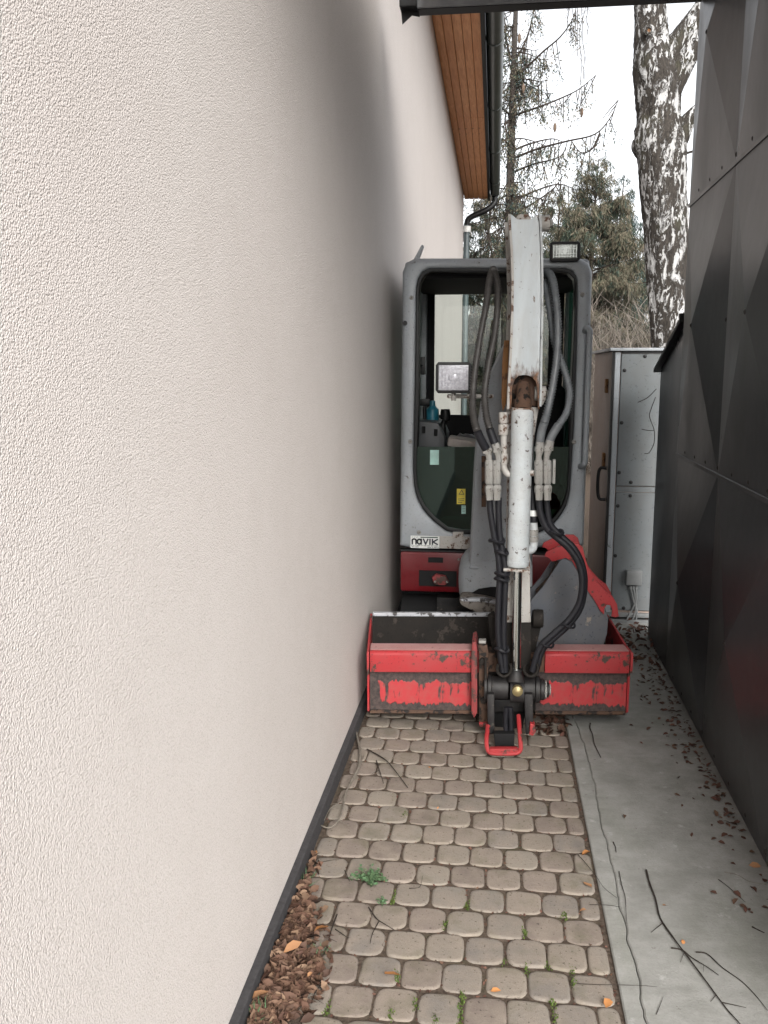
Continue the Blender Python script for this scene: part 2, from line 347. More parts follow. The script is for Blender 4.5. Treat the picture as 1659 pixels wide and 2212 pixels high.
M['tan'] = leafmat('tan_leaf', [(.36, .20, .10), (.30, .15, .075)])
M['moss'] = leafmat('moss', [(.05, .085, .014), (.075, .11, .02), (.04, .06, .015)])
M['weed'] = leafmat('weed_leaves', [(.06, .12, .055), (.085, .15, .075), (.05, .09, .04), (.10, .14, .07)])
M['cone'] = plain('pine_cone', (.09, .06, .04), .8)
M['bag'] = plain('crumpled_plastic', (.16, .15, .16), .3)
M['paper'] = plain('paper', (.45, .40, .37), .8)

# ------------------------------------------------------------ the setting: ground, path, concrete
g = MB(); g.add([(-400, -60, -.035), (400, -60, -.035), (400, 800, -.035), (-400, 800, -.035)], [(0, 1, 2, 3)])
tag(g.build('ground', M['soil'], fix=False), kind='structure')
XW, XE = -.578, .350                          # plinth foot, edge of the concrete
path = MB().add([(XW - .05, -.6, -.0048), (XE + .004, -.6, -.0048), (XE + .004, 6.3, -.0048), (XW - .05, 6.3, -.0048)], [(0, 1, 2, 3)]).build('paver_path', M['soil'], fix=False)
tag(path, kind='structure')

def paver_mesh(wx, wy, seed):
    rr_ = random.Random(seed); N = 20; hx, hy = wx / 2, wy / 2
    base = []
    for qx, qy, a0 in ((1, 1, 0), (-1, 1, 90), (-1, -1, 180), (1, -1, 270)):
        r_ = min(.024, hx * .6) * rr_.uniform(.75, 1.25)
        for k in range(4):
            a = R(a0 + 30 * k); base.append((qx * (hx - r_) + r_ * math.cos(a), qy * (hy - r_) + r_ * math.sin(a)))
        m = rr_.uniform(0, .0022); base.append({0: (0, hy + m), 90: (-hx - m, 0), 180: (0, -hy - m), 270: (hx + m, 0)}[a0])
    base = [(x + rr_.uniform(-.0012, .0012), y + rr_.uniform(-.0012, .0012)) for x, y in base]
    def ring(ins, z): return [(x * (1 - ins / hx), y * (1 - ins / hy), z) for x, y in base]
    V = ring(0, -.03) + ring(0, -.004) + ring(.0022, -.0010) + ring(.0058, .0005) + ring(.0095, .0008)
    F = [(i * N + k, i * N + (k + 1) % N, (i + 1) * N + (k + 1) % N, (i + 1) * N + k) for i in range(4) for k in range(N)] + [tuple(range(4 * N, 5 * N))]
    me = bpy.data.meshes.new('paver'); me.from_pydata(V, [], F); me.polygons.foreach_set('use_smooth', [True] * len(F)); me.materials.append(M['paver']); me.update(); return me
PX, PY = .1128, .1208
full = [paver_mesh(PX - .0068, PY - .0068, i) for i in range(9)]; narrow = {}
nrow = 0
for k in range(-12, 20):
    yc = 2.0688 + (k + .5) * PY; off = -.391 + (0 if k % 2 else PX / 2)
    xs = off + PX * np.arange(-8, 12); row = []
    for x0 in xs:
        a, b = max(x0, XW + .004), min(x0 + PX, XE - .002)
        if b - a < .03: continue
        row.append((a, b))
    for a, b in row:
        if yc < .9: continue
        if b - a > PX - .003: me = random.choice(full)
        else:
            key = round((b - a) * 100); me = narrow.setdefault(key, paver_mesh(key / 100 - .006, PY - .0068, 50 + key))
        if 1.7 < yc < 2.3 and a < -.55: continue      # stones lost under the leaf heap
        o = bpy.data.objects.new('paver', me); COL.objects.link(o); o.parent = path
        wl = WLOC[path.name]
        o.location = Vector(((a + b) / 2 + random.uniform(-.003, .003), yc + random.uniform(-.003, .003), random.uniform(-.0025, .002))) - wl
        o.rotation_euler = (random.uniform(-.02, .02), random.uniform(-.02, .02), random.uniform(-.03, .03) + (math.pi if random.random() < .5 else 0))
mb = MB()                                      # the rest of the paving, under the machine
for k in range(20, 34):
    yc = 2.0688 + (k + .5) * PY
    for x0 in -.391 + (0 if k % 2 else PX / 2) + PX * np.arange(-2, 7):
        if x0 < XW or x0 + PX > XE: continue
        mb.box((x0 + PX / 2, yc, -.012), (PX - .011, PY - .011, .026))
tag(mb.build('paving_remainder', M['paver'], path, smooth=False), kind='stuff')

def edge_line(x0, amp, seed, y0=-.6, y1=6.0, step=.022):
    r_ = random.Random(seed); ys = np.arange(y0, y1 + step, step); x = 0; out = []
    for y in ys:
        x = x * .9 + r_.uniform(-amp, amp); out.append((x0 + x, y))
    return out
def strip(name, left, right, z, mat):
    m_ = MB(); V = []; F = []
    for (a, y), (b, _) in zip(left, right): V += [(a, y, z - .05), (a, y, z - .003), (a + .004, y, z), (b - .003, y, z), (b, y, z - .004), (b, y, z - .05)]
    for i in range(len(left) - 1):
        for q in range(5): F.append((i * 6 + q, i * 6 + q + 1, (i + 1) * 6 + q + 1, (i + 1) * 6 + q))
    return tag(m_.add(V, F).build(name, mat, smooth=False, fix=True), kind='structure')
crack = edge_line(.404, .0042, 5)
strip('concrete_kerb', edge_line(.3545, .0004, 3), [(x - .0008 - .0009 * max(0, 3 - y), y) for x, y in crack], .004, M['concrete'])
strip('concrete_strip', [(x + .0006 + .0004 * math.sin(y * 9), y) for x, y in crack], [(1.0, y) for _, y in crack], .005, M['concrete'])

# ------------------------------------------------------------ building on the left
XB = -.600
B = empty('stucco_building', (-3, 7, 0), 'tall cream rendered building wall filling the left, with wooden soffit and gutter', 'building')
YB = 16.0; ZB = 4.60
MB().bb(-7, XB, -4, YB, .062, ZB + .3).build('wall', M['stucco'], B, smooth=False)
MB().bb(-6.99, XW, -3.99, YB - .01, -.06, .060).build('plinth', M['plinth'], B, smooth=False, bevel=.004)
npl = 5; wpl = .415 / npl
for i in range(npl):
    x0 = XB + .002 + i * wpl
    for y0, y1 in ((-3.9, 1.2), (1.203, 6.4), (6.403, 11.2), (11.203, YB + .3)):
        MB().bb(x0 + .002, x0 + wpl - .002, y0, y1, ZB - .012, ZB + .010).build('soffit_plank', M['wood'], B, bevel=.004, seg=1, smooth=False)
MB().bb(XB + .003, -.186, -3.9, YB + .3, ZB + .012, ZB + .10).build('soffit_backing', M['black'], B, smooth=False)
MB().bb(-.184, -.150, -3.9, YB + .32, ZB - .045, ZB + .22).build('fascia', M['black'], B, smooth=False, bevel=.004)
# half round gutter
sec = []
for y in (-3.9, YB + .34):
    s_ = []
    for k in range(13):
        a = math.pi + math.pi * k / 12; s_.append((-.064 + .083 * math.cos(a), y, ZB + .10 + .095 * math.sin(a)))
    for k in range(12, -1, -1):
        a = math.pi + math.pi * k / 12; s_.append((-.064 + .079 * math.cos(a), y, ZB + .10 + .090 * math.sin(a)))
    sec.append(s_)
MB().loft(sec).build('gutter', M['gutter'], B, angle=50)
for y in (8.9, 11.0, 13.1, 15.2):
    pts = [(-.064 + .087 * math.cos(a), y, ZB + .10 + .099 * math.sin(a)) for a in [math.pi + math.pi * k / 12 for k in range(13)]]
    MB().tube(pts, .006, 6).build('gutter_bracket', M['gutter'], B)
rf = MB().add([(XB - 6.4, -4, ZB + .32), (-.13, -4, ZB + .23), (-.13, YB + .4, ZB + .23), (XB - 6.4, YB + .4, ZB + 2.2), (XB - 6.4, -4, ZB + 2.2)], [(1, 2, 3, 4)])
rf.build('roof', M['gutter'], B, fix=False)
MB().tube(spline([(-.064, YB + .22, ZB + .02), (-.07, YB + .2, ZB - .10), (-.20, YB + .16, ZB - .22), (-.50, YB + .14, ZB - .36), (-.545, YB + .13, ZB - .50)], 6), .05, 12).build('gutter_outlet', M['black'], B)
MB().cyl((-.545, YB + .13, ZB - .48), (-.545, YB + .13, .1), .05).build('downpipe', M['greygreen'], B)
MB().cyl((-.545, YB + .13, ZB - .60), (-.545, YB + .13, ZB - .50), .072).build('pipe_collar', M['whiteplastic'], B)

# ------------------------------------------------------------ dark sheet metal wall on the right
def XF(Y): return .9 + .0177 * (Y - 2.736)
FWALL = empty('metal_clad_wall', (1.0, 2.0, 0), 'tall dark sheet metal wall with diamond creased panels on the right', 'wall')
zs = [.03, 1.19, 2.41, 3.40]; ycols = [4.64, 3.725, 2.76, 1.80]
rivm = MB().tube([(0, 0, 0), (-.004, 0, 0), (-.007, 0, 0)], [.0105, .0095, .004], 8).build('rivet', M['rivet'], FWALL)
rivm.location = Vector((XF(4.6) - .002, 4.60, 1.13)) - WLOC[FWALL.name]; rive = rivm.data
for ci in range(len(ycols) - 1):
    yb, ya = ycols[ci], ycols[ci + 1]
    for ri in range(3):
        z0, z1 = zs[ri] - (.018 if ri else 0), zs[ri + 1]; zc, yc = (zs[ri] + zs[ri + 1]) / 2, (ya + yb) / 2
        if ri == 2: zc = 3.03
        o_ = -.0018 * (ri + 1) - (.0008 if ci % 2 else 0)
        th = .0015; dm = -.052
        def q(y, z, d=0): return (XF(y) + o_ + d, y, z)
        N_ = 6; V = []; F = []
        # four facets, each a fan strip from the border to the raised centre
        cor = [(ya - .008, z0), (yb + .0, z0), (yb + .0, z1), (ya - .008, z1)]
        V = [q(*c) for c in cor] + [q(yc, zc, dm)] + [q(*c, .004) for c in cor]
        F = [(0, 4, 1), (1, 4, 2), (2, 4, 3), (3, 4, 0)] + [(i, (i + 1) % 4, 5 + (i + 1) % 4, 5 + i) for i in range(4)]
        pn = MB().add(V, F).build('panel', M['sheet'], FWALL, smooth=False)
        if ri: MB().add([q(y, z, d) for y in (ya + .001, yb - .001) for z, d in ((z0 - .006, .001), (z0 - .006, -.005), (z0 + .010, -.0065), (z0 + .013, -.001))], [(0, 1, 5, 4), (1, 2, 6, 5), (2, 3, 7, 6), (3, 0, 4, 7)]).build('seam_hem', M['sheet'], pn, smooth=False)
        for k in range(4):                     # rivets along the lower seam and the crossing point
            y = ya + (yb - ya) * (k + .01) / 4
            if y < 1.2: continue
            r_ = bpy.data.objects.new('rivet', rive); COL.objects.link(r_); r_.parent = pn; r_.location = Vector(q(y, z0 + .035, -.002)) - WLOC[pn.name]
        if yc > 1.2:
            for p in (q(yc, zc, dm), q(ya + .012, zc, -.002)):
                r_ = bpy.data.objects.new('rivet', rive); COL.objects.link(r_); r_.parent = pn; r_.location = Vector(p) - WLOC[pn.name]
MB().bb(.925, 1.08, 1.81, 2.7, -.03, 3.398).build('wall_core', M['black'], FWALL, smooth=False)
MB().bb(.955, 1.08, 2.702, 4.655, -.03, 3.398).build('wall_core', M['black'], FWALL, smooth=False)
LW = empty('low_metal_wall', (1.0, 5.0, 0), 'short dark metal wall with sloping black cap, stepping down from the tall metal wall', 'wall')
MB().prism([(XF(4.7) + .010, 4.66, -.03), (XF(5.3) + .004, 5.30, -.03), (XF(5.3) + .004, 5.30, 1.60), (XF(4.7) + .010, 4.66, 1.835)], (.09, 0, 0)).build('wall_face', M['sheet'], LW, smooth=False)
MB().prism([(XF(5) - .025, 4.662, 1.838), (XF(5) - .025, 5.34, 1.588), (XF(5) - .025, 5.34, 1.608), (XF(5) - .025, 4.662, 1.862)], (.14, 0, 0)).build('cap', M['black'], LW, smooth=False)
MB().bb(XF(4.7) - .012, XF(4.7) + .08, 4.70, 4.735, 1.862, 1.885).build('cap_block', M['black'], LW, smooth=False)

# ------------------------------------------------------------ canopy over the passage
CN = empty('canopy_roof', (.2, 3, 3.32), 'dark canopy overhead, its front beam crossing the top of the view', 'canopy')
zb = 3.297
MB().bb(-.40, 1.3, 4.50, 4.58, zb, zb + .012).build('beam', M['black'], CN, smooth=False)
MB().bb(-.40, 1.3, 4.485, 4.499, zb + .002, zb + .16).build('beam_flange', M['beam_grey'], CN, smooth=False, bevel=.002)
MB().bb(-.485, -.402, 4.47, 4.59, zb + .004, zb + .15).build('end_cap', M['black'], CN, smooth=False, bevel=.006)
MB().prism([(-.482, 4.53, zb + .003), (-.398, 4.53, zb + .003), (-.392, 4.53, zb - .022), (-.43, 4.53, zb - .014), (-.476, 4.53, zb - .052)], (0, .006, 0)).build('bracket', M['black'], CN, smooth=False)
CY0 = 1.2
MB().bb(-.32, 1.3, CY0, 4.60, zb + .165, zb + .19).build('roof_sheet', M['beam_grey'], CN, smooth=False)

# ------------------------------------------------------------ grey cabinet at the end
CX, CY = .715, 5.60
CB = empty('grey_cabinet', (1.0, 6.0, 0), 'tall grey sheet metal cabinet with bolted doors standing at the end of the passage', 'cabinet')
MB().bb(CX + .012, 1.45, CY + .015, CY + 1.1, .06, 1.715).build('body', M['cabinetside'], CB, smooth=False)
MB().bb(CX + .050, 1.45, CY, CY + .013, .885, 1.70).build('upper_door', M['cabinet'], CB, bevel=.004, seg=1, smooth=False)
MB().bb(CX + .050, 1.45, CY, CY + .013, .085, .845).build('lower_door', M['cabinet'], CB, bevel=.004, seg=1, smooth=False)
MB().bb(CX + .050, 1.45, CY + .004, CY + .014, .849, .881).build('door_rail', M['cabinet'], CB, smooth=False)
MB().bb(CX + .014, CX + .046, CY + .003, CY + .014, .065, 1.71).build('corner_post', M['cabgrey'], CB, smooth=False, bevel=.003)
MB().bb(CX - .001, CX + .013, CY - .002, CY + .045, .065, 1.712).build('edge_seal', M['black'], CB, smooth=False, bevel=.003)
MB().bb(CX - .02, 1.5, CY - .02, CY + 1.15, 1.717, 1.735).build('top_sheet', M['cabgrey'], CB, smooth=False, bevel=.004)
MB().bb(CX + .052, 1.45, CY + .0015, CY + .012, 1.702, 1.716).build('top_seal', M['black'], CB, smooth=False)
for z in (.012, .055):
    MB().bb(CX + .02, 1.45, CY - .012, CY + .03, z - .012, z + .014).build('base_rail', M['plasticbox'], CB, smooth=False, bevel=.003)
sm = MB().tube([(0, 0, 0), (0, -.006, 0), (0, -.009, 0)], [.0125, .0115, .006], 10).build('screw', M['black'], CB)
spots = [(.072, 1.60), (.068, 1.28), (.066, .97), (.066, .76), (.064, .44), (.14, .91), (.14, .825), (.19, 1.685), (.13, .10), (.40, 1.685), (.38, .91), (.38, .825)]
for i, (x, z) in enumerate(spots):
    o = sm if i == 0 else sm.copy()
    if i: COL.objects.link(o)
    o.location = Vector((CX + x, CY - .001, z)) - WLOC[CB.name]
MB().tube(spline([(CX - .002, CY + .06, .99), (CX - .045, CY + .065, .985), (CX - .055, CY + .065, .90), (CX - .045, CY + .065, .80), (CX - .002, CY + .06, .79)], 5), .010, 8).build('handle', M['black'], CB)
for z in (1.02, 1.5):
    MB().box((CX + .004, CY + .30, z), (.02, .05, .09)).build('hinge', M['rust'], CB, bevel=.005)
J0, J1 = at(1353, 1232, CY - .03), at(1386, 1265, CY - .03)
JB = MB().bb(J0.x, J1.x, CY - .035, CY - .001, J1.z, J0.z).build('junction_box', M['plasticbox'], CB, bevel=.005)
MB().bb(J0.x + .004, J1.x - .004, CY - .040, CY - .0355, J1.z + .004, J0.z - .004).build('lid', M['plasticbox'], JB, bevel=.003)
for i, (a, b) in enumerate(((1362, 1374), (1368, 1371), (1374, 1362))):
    p0 = at(a, 1266, CY - .016); p1 = at((a + b) / 2 + 3 * i, 1295, CY - .02); p2 = at(b + 2, 1320, CY - .016); p3 = at(b - 4 * i, 1338, CY - .03)
    MB().cyl(p0, p0 - Vector((0, 0, .02)), .009, n=8).build('gland', M['plasticbox'], JB)
    MB().tube(spline([p0, p1, p2, p3], 6), .0055, 6).build('cable', M['plasticbox'], JB)

# ------------------------------------------------------------ mini excavator
YC = 4.80                                      # front face of the cab
EX = empty('mini_excavator', (0, 5.2, 0), 'grey and red mini excavator with white arm folded up, parked nose first in the passage', 'excavator')
def ringface(outer, inner, secs, n=96, cxy=(1075, 860)):
    """frame between two closed outlines (photo points); secs: (depth, grow outer px, grow inner px)"""
    def hit(poly, a, grow):
        d = (math.cos(a), math.sin(a)); best = 0
        for (x0, y0), (x1, y1) in zip(poly, poly[1:] + poly[:1]):
            ex, ey = x1 - x0, y1 - y0; den = d[0] * ey - d[1] * ex
            if abs(den) < 1e-9: continue
            t = ((x0 - cxy[0]) * ey - (y0 - cxy[1]) * ex) / den; u = ((x0 - cxy[0]) * d[1] - (y0 - cxy[1]) * d[0]) / den
            if t > 0 and -1e-6 <= u <= 1 + 1e-6: best = max(best, t)
        return (cxy[0] + d[0] * (best + grow), cxy[1] + d[1] * (best + grow))
    # angles aimed at the outer outline evenly along its length
    L = resample([Vector((*p, 0)) for p in outer + outer[:1]], sum((Vector(a) - Vector(b)).length for a, b in zip(outer, outer[1:] + outer[:1])) / n)[:n]
    ang = [math.atan2(p.y - cxy[1], p.x - cxy[0]) for p in L]
    out = []
    for kind, dy, gr in secs:
        out.append([(lambda P: (P.x, YC + dy, P.z))(at(*hit(outer if kind == 'o' else inner, a, gr), YC)) for a in ang])
    return out
def rr(x0, y0, x1, y1, rs, n=7):               # rounded rectangle; radii tl, tr, br, bl
    out = []
    for (cx, cy, r, a0) in ((x0 + rs[0], y0 + rs[0], rs[0], 180), (x1 - rs[1], y0 + rs[1], rs[1], 270), (x1 - rs[2], y1 - rs[2], rs[2], 0), (x0 + rs[3], y1 - rs[3], rs[3], 90)):
        for k in range(n):
            a = R(a0 + 90 * k / (n - 1)); out.append((cx + r * math.cos(a), cy + r * math.sin(a)))
    return out
outer = rr(868, 556, 1281, 1186, (30, 30, 6, 6))
# the cab narrows a little downwards
outer = [(x + (-6 if x < 1000 else -19) * max(0, (y - 580) / 606), y) for x, y in outer]
inner = [(928, 579), (1222, 579), (1236, 583), (1244, 592), (1248, 608), (1246, 750), (1240, 920), (1231, 1064), (1224, 1092), (1210, 1117), (1190, 1138), (1165, 1152), (1100, 1156), (1000, 1154), (964, 1148), (938, 1128), (914, 1102), (900, 1076), (894, 1050), (892, 1010), (896, 800), (899, 620), (903, 600), (912, 586)]
fr = ringface(outer, inner, [('o', .16, 0), ('o', .045, 0), ('o', .022, -2.5), ('o', .007, -7), ('o', 0, -14), ('i', 0, 5), ('i', .006, 1), ('i', .02, 0), ('i', .10, 0)])
fr_ = MB().loft(fr, cap=False); nA = len(fr[0]); fr_.f += [(8 * nA + k, k, (k + 1) % nA, 8 * nA + (k + 1) % nA) for k in range(nA)]
fr_.build('cab_frame', M['cabgrey'], EX, angle=60)
sl = ringface(inner, inner, [('i', .09, -.5), ('i', .004, -.5), ('i', .002, -4), ('i', .006, -9), ('i', .09, -10)])
sl_ = MB().loft(sl, cap=False); sl_.f += [(4 * nA + k, k, (k + 1) % nA, 4 * nA + (k + 1) % nA) for k in range(nA)]
sl_.build('window_seal', M['seal'], EX, angle=60)
def pane(name, poly, dy, th, mat):
    return MB().prism([(p.x, YC + dy, p.z) for p in [at(x, y, YC) for x, y in poly]], (0, th, 0)).build(name, mat, EX, smooth=False)
# (the upper windscreen is slid away under the roof, out of sight)
pane('lower_windscreen', [(898, 966), (1234, 966), (1226, 1060), (1205, 1112), (1164, 1146), (1000, 1148), (966, 1142), (920, 1102), (901, 1060)], .02, .004, M['tint'])
# cab shell behind the front frame
xl, xr = -.505, .492; yb_ = YC + 1.16
MB().bb(xl + .005, xr - .005, YC + .10, yb_, 2.125, 2.185).build('roof', M['cabgrey'], EX, bevel=.028, seg=3)
MB().bb(xl + .03, xr - .03, YC + .10, yb_ - .03, 2.09, 2.124).build('roof_lining', M['inner'], EX, smooth=False)
for x0, nm in ((xl, 'left'), (xr - .05, 'right')):
    MB().bb(x0, x0 + .05, YC + .161, yb_ - .09, .60, 1.02).build('side_panel', M['cabgrey'], EX, bevel=.008)
    MB().bb(x0, x0 + .055, yb_ - .088, yb_, .60, 2.13).build('rear_pillar', M['cabgrey'], EX, bevel=.015)
    MB().bb(x0 + .02, x0 + .025, YC + .161, yb_ - .09, 1.021, 2.10).build('side_window', M['tint'] if nm == 'right' else M['glass'], EX, smooth=False)
    MB().bb(x0 + .008, x0 + .045, YC + .46, YC + .50, 1.021, 2.10).build('door_pillar', M['inner'], EX, smooth=False)
W0, W1 = at(940, 630, yb_), at(1180, 897, yb_)
MB().bb(xl + .057, W0.x, yb_ - .05, yb_ - .005, .95, 2.12).build('rear_panel', M['inner'], EX, smooth=False)
MB().bb(W1.x, xr - .057, yb_ - .05, yb_ - .005, .95, 2.12).build('rear_panel', M['inner'], EX, smooth=False)
MB().bb(W0.x, W1.x, yb_ - .05, yb_ - .005, W0.z, 2.12).build('rear_panel', M['inner'], EX, smooth=False)
MB().bb(W0.x, W1.x, yb_ - .05, yb_ - .005, .62, W1.z).build('rear_panel', M['inner'], EX, smooth=False)
MB().bb(W0.x + .001, W1.x - .001, yb_ - .03, yb_ - .026, W1.z, W0.z).build('rear_window', M['glass'], EX, smooth=False)
MB().bb(xl + .05, xr - .05, YC + .10, yb_ - .05, .55, .60).build('cab_floor', M['inner'], EX, smooth=False)
# interior
A, Bq = at(902, 908, 5.1), at(951, 962, 5.1)
MB().prism([(A.x, 5.05, A.z), (Bq.x - .01, 5.05, A.z - .01), (Bq.x + .03, 5.05, Bq.z + .05), (Bq.x + .03, 5.05, .75), (A.x, 5.05, .75)], (0, .5, 0)).build('console', M['innergrey'], EX, bevel=.012)
MB().bb(A.x + .03, A.x + .05, 5.036, 5.049, A.z - .07, A.z - .03).build('console_switch', M['inner'], EX, bevel=.003)
MB().bb(A.x + .10, A.x + .12, 5.036, 5.049, A.z - .085, A.z - .045).build('console_switch', M['inner'], EX, bevel=.003)
p = at(958, 950, 5.15); q_ = at(962, 884, 5.15)
MB().tube(spline([p, (p.x - .004, 5.15, (p.z + q_.z) / 2), q_ + Vector((0, 0, -.06)), q_], 4), [.02] * 4 + [.017] * 4 + [.03] * 4 + [.026], 12).build('joystick', M['seal'], EX)
p = at(917, 905, 5.12); q_ = at(917, 872, 5.12)
ln = MB().cyl(p, q_, .011, n=10).build('lever', M['seal'], EX); MB().bb(q_.x - .03, q_.x + .03, 5.10, 5.14, q_.z - .012, q_.z + .028).build('knob', M['seal'], ln, bevel=.01)
p = at(934, 920, 5.3); MB().tube([p, p + Vector((0, 0, .05)), p + Vector((0, 0, .10)), p + Vector((0, 0, .12)), p + Vector((0, 0, .15))], [.04, .04, .038, .018, .016], 14).build('bottle', M['cyan'], EX)
p = at(913, 790, 5.0); MB().box(p, (.03, .02, .10)).build('inner_mirror', M['seal'], EX, bevel=.006); MB().tube([p, at(903, 788, 4.95)], .006, 6).build('mirror_arm', M['seal'], EX)
# seat behind the boom
MB().bb(.0, .42, 5.25, 5.70, .78, .93).build('seat_cushion', M['inner'], EX, bevel=.04, seg=3)
sb_ = MB().box((.24, 5.70, 1.20), (.40, .10, .62), Matrix.Rotation(R(8), 3, 'X')).build('seat_back', M['inner'], EX, bevel=.05, seg=3)
rg = random.Random(4); bagv = []
for i in range(9):
    ring_ = []
    for k in range(12):
        a = 2 * math.pi * k / 12; r_ = (.11 + .02 * math.sin(i)) * math.sin(math.pi * (i + .6) / 9.6) * rg.uniform(.8, 1.15)
        ring_.append((-.17 + r_ * math.cos(a), 5.34 + .7 * r_ * math.sin(a), .95 + .27 * i / 8 + rg.uniform(-.012, .012)))
    bagv.append(ring_)
MB().loft(bagv).build('plastic_bag', M['bag'], EX, angle=20)
P0 = at(975, 948, 5.05)
MB().box((P0.x + .10, 5.1, P0.z - .03), (.24, .22, .05), Matrix.Rotation(R(9), 3, 'Y')).build('folded_cloth', M['paper'], EX, bevel=.012)
# labels on the lower glass
def plate(name, x0, y0, x1, y1, dy, mat, parent=EX, th=.002):
    a, b = at(x0, y0, YC + dy), at(x1, y1, YC + dy); return MB().bb(a.x, b.x, YC + dy, YC + dy + th, b.z, a.z).build(name, mat, parent, smooth=False)
ylab = plate('warning_label', 987, 1056, 1005, 1089, .016, M['yellow'])
def strokes(segs, x0, y0, x1, y1, dy, wd, parent, name='printed_lines', mat='ink'):
    """polylines in a unit box as raised flat strokes"""
    a, b = at(x0, y0, YC), at(x1, y1, YC); m_ = MB()
    for pl in segs:
        P = [Vector((a.x + (b.x - a.x) * u, 0, b.z + (a.z - b.z) * v)) for u, v in pl]
        for c, d in zip(P, P[1:]):
            t = (d - c).normalized(); n_ = Vector((-t.z, 0, t.x)) * wd / 2; c_ = c - t * wd * .4; d_ = d + t * wd * .4
            m_.prism([(q.x, YC + dy, q.z) for q in (c_ + n_, d_ + n_, d_ - n_, c_ - n_)], (0, -.0006, 0))
    o = m_.build(name, M[mat], parent, smooth=False, fix=False)
    if name not in ('letter', 'green_bar'): o['kind'] = 'stuff'
    return o
strokes([[(.25, .62), (.55, .9), (.8, .62), (.25, .62)], [(.15, .3), (.85, .33)], [(.2, .18), (.8, .2)], [(.15, .08), (.6, .08)]], 987, 1056, 1005, 1089, .0155, .0035, ylab)
cl = plate('white_label', 997, 1092, 1006, 1110, .016, M['mint'])
strokes([[(.2, .8), (.8, .8)], [(.2, .6), (.8, .6)], [(.2, .4), (.8, .4)], [(.2, .2), (.8, .2)]], 997, 1092, 1006, 1110, .0155, .002, cl)
plate('window_sticker', 929, 972, 948, 1004, .014, M['mint'])
# dealer sticker
st = plate('dealer_sticker', 887, 1157, 949, 1185, -.0025, M['labelwhite'])
def arc(cx, cy, rx, ry, a0, a1, n=8): return [(cx + rx * math.cos(R(a0 + (a1 - a0) * k / n)), cy + ry * math.sin(R(a0 + (a1 - a0) * k / n))) for k in range(n + 1)]
L_ = [[(.06, .34), (.06, .62)] + arc(.125, .62, .065, .12, 180, 0) + [(.19, .34)],
      arc(.305, .53, .068, .19, 0, 360, 14), [(.373, .74), (.373, .34)],
      [(.45, .74), (.525, .34), (.60, .74)], [(.675, .34), (.675, .74)],
      [(.76, .34), (.76, .74)], [(.93, .74), (.78, .54), (.93, .34)]]
for grp in ((0,), (1, 2), (3,), (4,), (5, 6)):
    strokes([L_[i] for i in grp], 887, 1157, 949, 1185, -.0027, .0085, st, 'letter')
rs_ = random.Random(3); tiny = []
for (y, x0, x1) in ((.21, .04, .95), (.09, .60, .95), (.10, .04, .28)):
    x = x0
    while x < x1:
        w_ = rs_.uniform(.012, .03); tiny.append([(x, y), (x + w_, y)]); x += w_ + rs_.choice((.012, .012, .04))
strokes(tiny, 887, 1157, 949, 1185, -.0027, .0032, st, 'small_print')
strokes([[(x, .87), (x + .03, .93)] for x in (.05, .13, .21)], 887, 1157, 949, 1185, -.0027, .0022, st, 'small_print', 'plasticbox')
strokes([[(.36, .9), (.93, .9)]], 887, 1157, 949, 1185, -.0027, .006, st, 'green_bar', 'needles_green')
# screws on the frame, scuttle plate, flap on the roof corner, grab rail
for x, y in ((889, 643), (886, 954), (1258, 636), (1240, 955), (905, 1150)):
    p = at(x, y, YC); MB().tube([p + Vector((0, .004, 0)), p + Vector((0, -.006, 0)), p + Vector((0, -.009, 0))], [.013, .011, .004], 10).build('bolt', M['zinc'], EX)
p = at(875, 698, YC); MB().tube([p + Vector((0, .01, 0)), p + Vector((0, -.012, 0))], [.014, .012], 10).build('bolt', M['black'], EX)
plate('scuttle_plate', 950, 1158, 1015, 1186, -.006, M['whitedirty'], EX, .005); plate('scuttle_block', 978, 1149, 1001, 1163, -.010, M['whitedirty'], EX, .02)
a_, b_ = at(893, 560, YC + .05), at(914, 528, YC + .05)
MB().prism([at(893, 561, YC + .03), at(903, 562, YC + .03), at(915, 530, YC + .03), at(911, 528, YC + .03)], (0, .05, 0)).build('roof_flap', M['cabgrey'], EX, bevel=.003)
pts = spline([at(1262, 716, YC + .01), at(1268, 709, YC - .04), at(1274, 716, YC - .045), at(1273, 740, YC - .045), at(1268, 870, YC - .045), at(1264, 985, YC - .045), at(1261, 1003, YC - .04), at(1252, 1008, YC + .01)], 8)
MB().tube(pts, .0155, 12).build('grab_rail', M['cabgrey'], EX)
# lamps
def lamp(x0, y0, x1, y1, Y, mat, bez=6):
    a, b = at(x0, y0, Y), at(x1, y1, Y); c = (a + b) / 2; wx, wz = b.x - a.x, a.z - b.z
    root = MB().loft([[(c.x + sx * wx / 2 * f, c.y + dy, c.z + sz * wz / 2 * f) for sx, sz in ((-1, -.80), (-.86, -1), (.86, -1), (1, -.80), (1, .80), (.86, 1), (-.86, 1), (-1, .80))] for dy, f in ((.10, .55), (.06, .92), (.004, 1), (0, .97))]).build('work_lamp', M['black'], EX, bevel=.002, angle=30)
    fx, fz = (wx - .028) / 2, (wz - .028) / 2
    lens = MB().box((c.x, c.y - .0015, c.z), (fx * 2, .005, fz * 2)).build('lens', mat, root, bevel=.003)
    m_ = MB()
    for k in range(9): m_.box((c.x - fx * .9 + fx * 1.8 * k / 8, c.y - .0055, c.z), (.0038, .004, fz * 1.8))
    for k in (-.7, -.35, .35, .7): m_.box((c.x, c.y - .0052, c.z + fz * k), (fx * 1.7, .004, .0034))
    m_.build('lens_ribs', mat, root, smooth=False)
    MB().tube([(c.x, c.y - .004, c.z), (c.x, c.y - .0065, c.z)], [fz * .42, fz * .34], 20).build('reflector', mat, root)
    return root
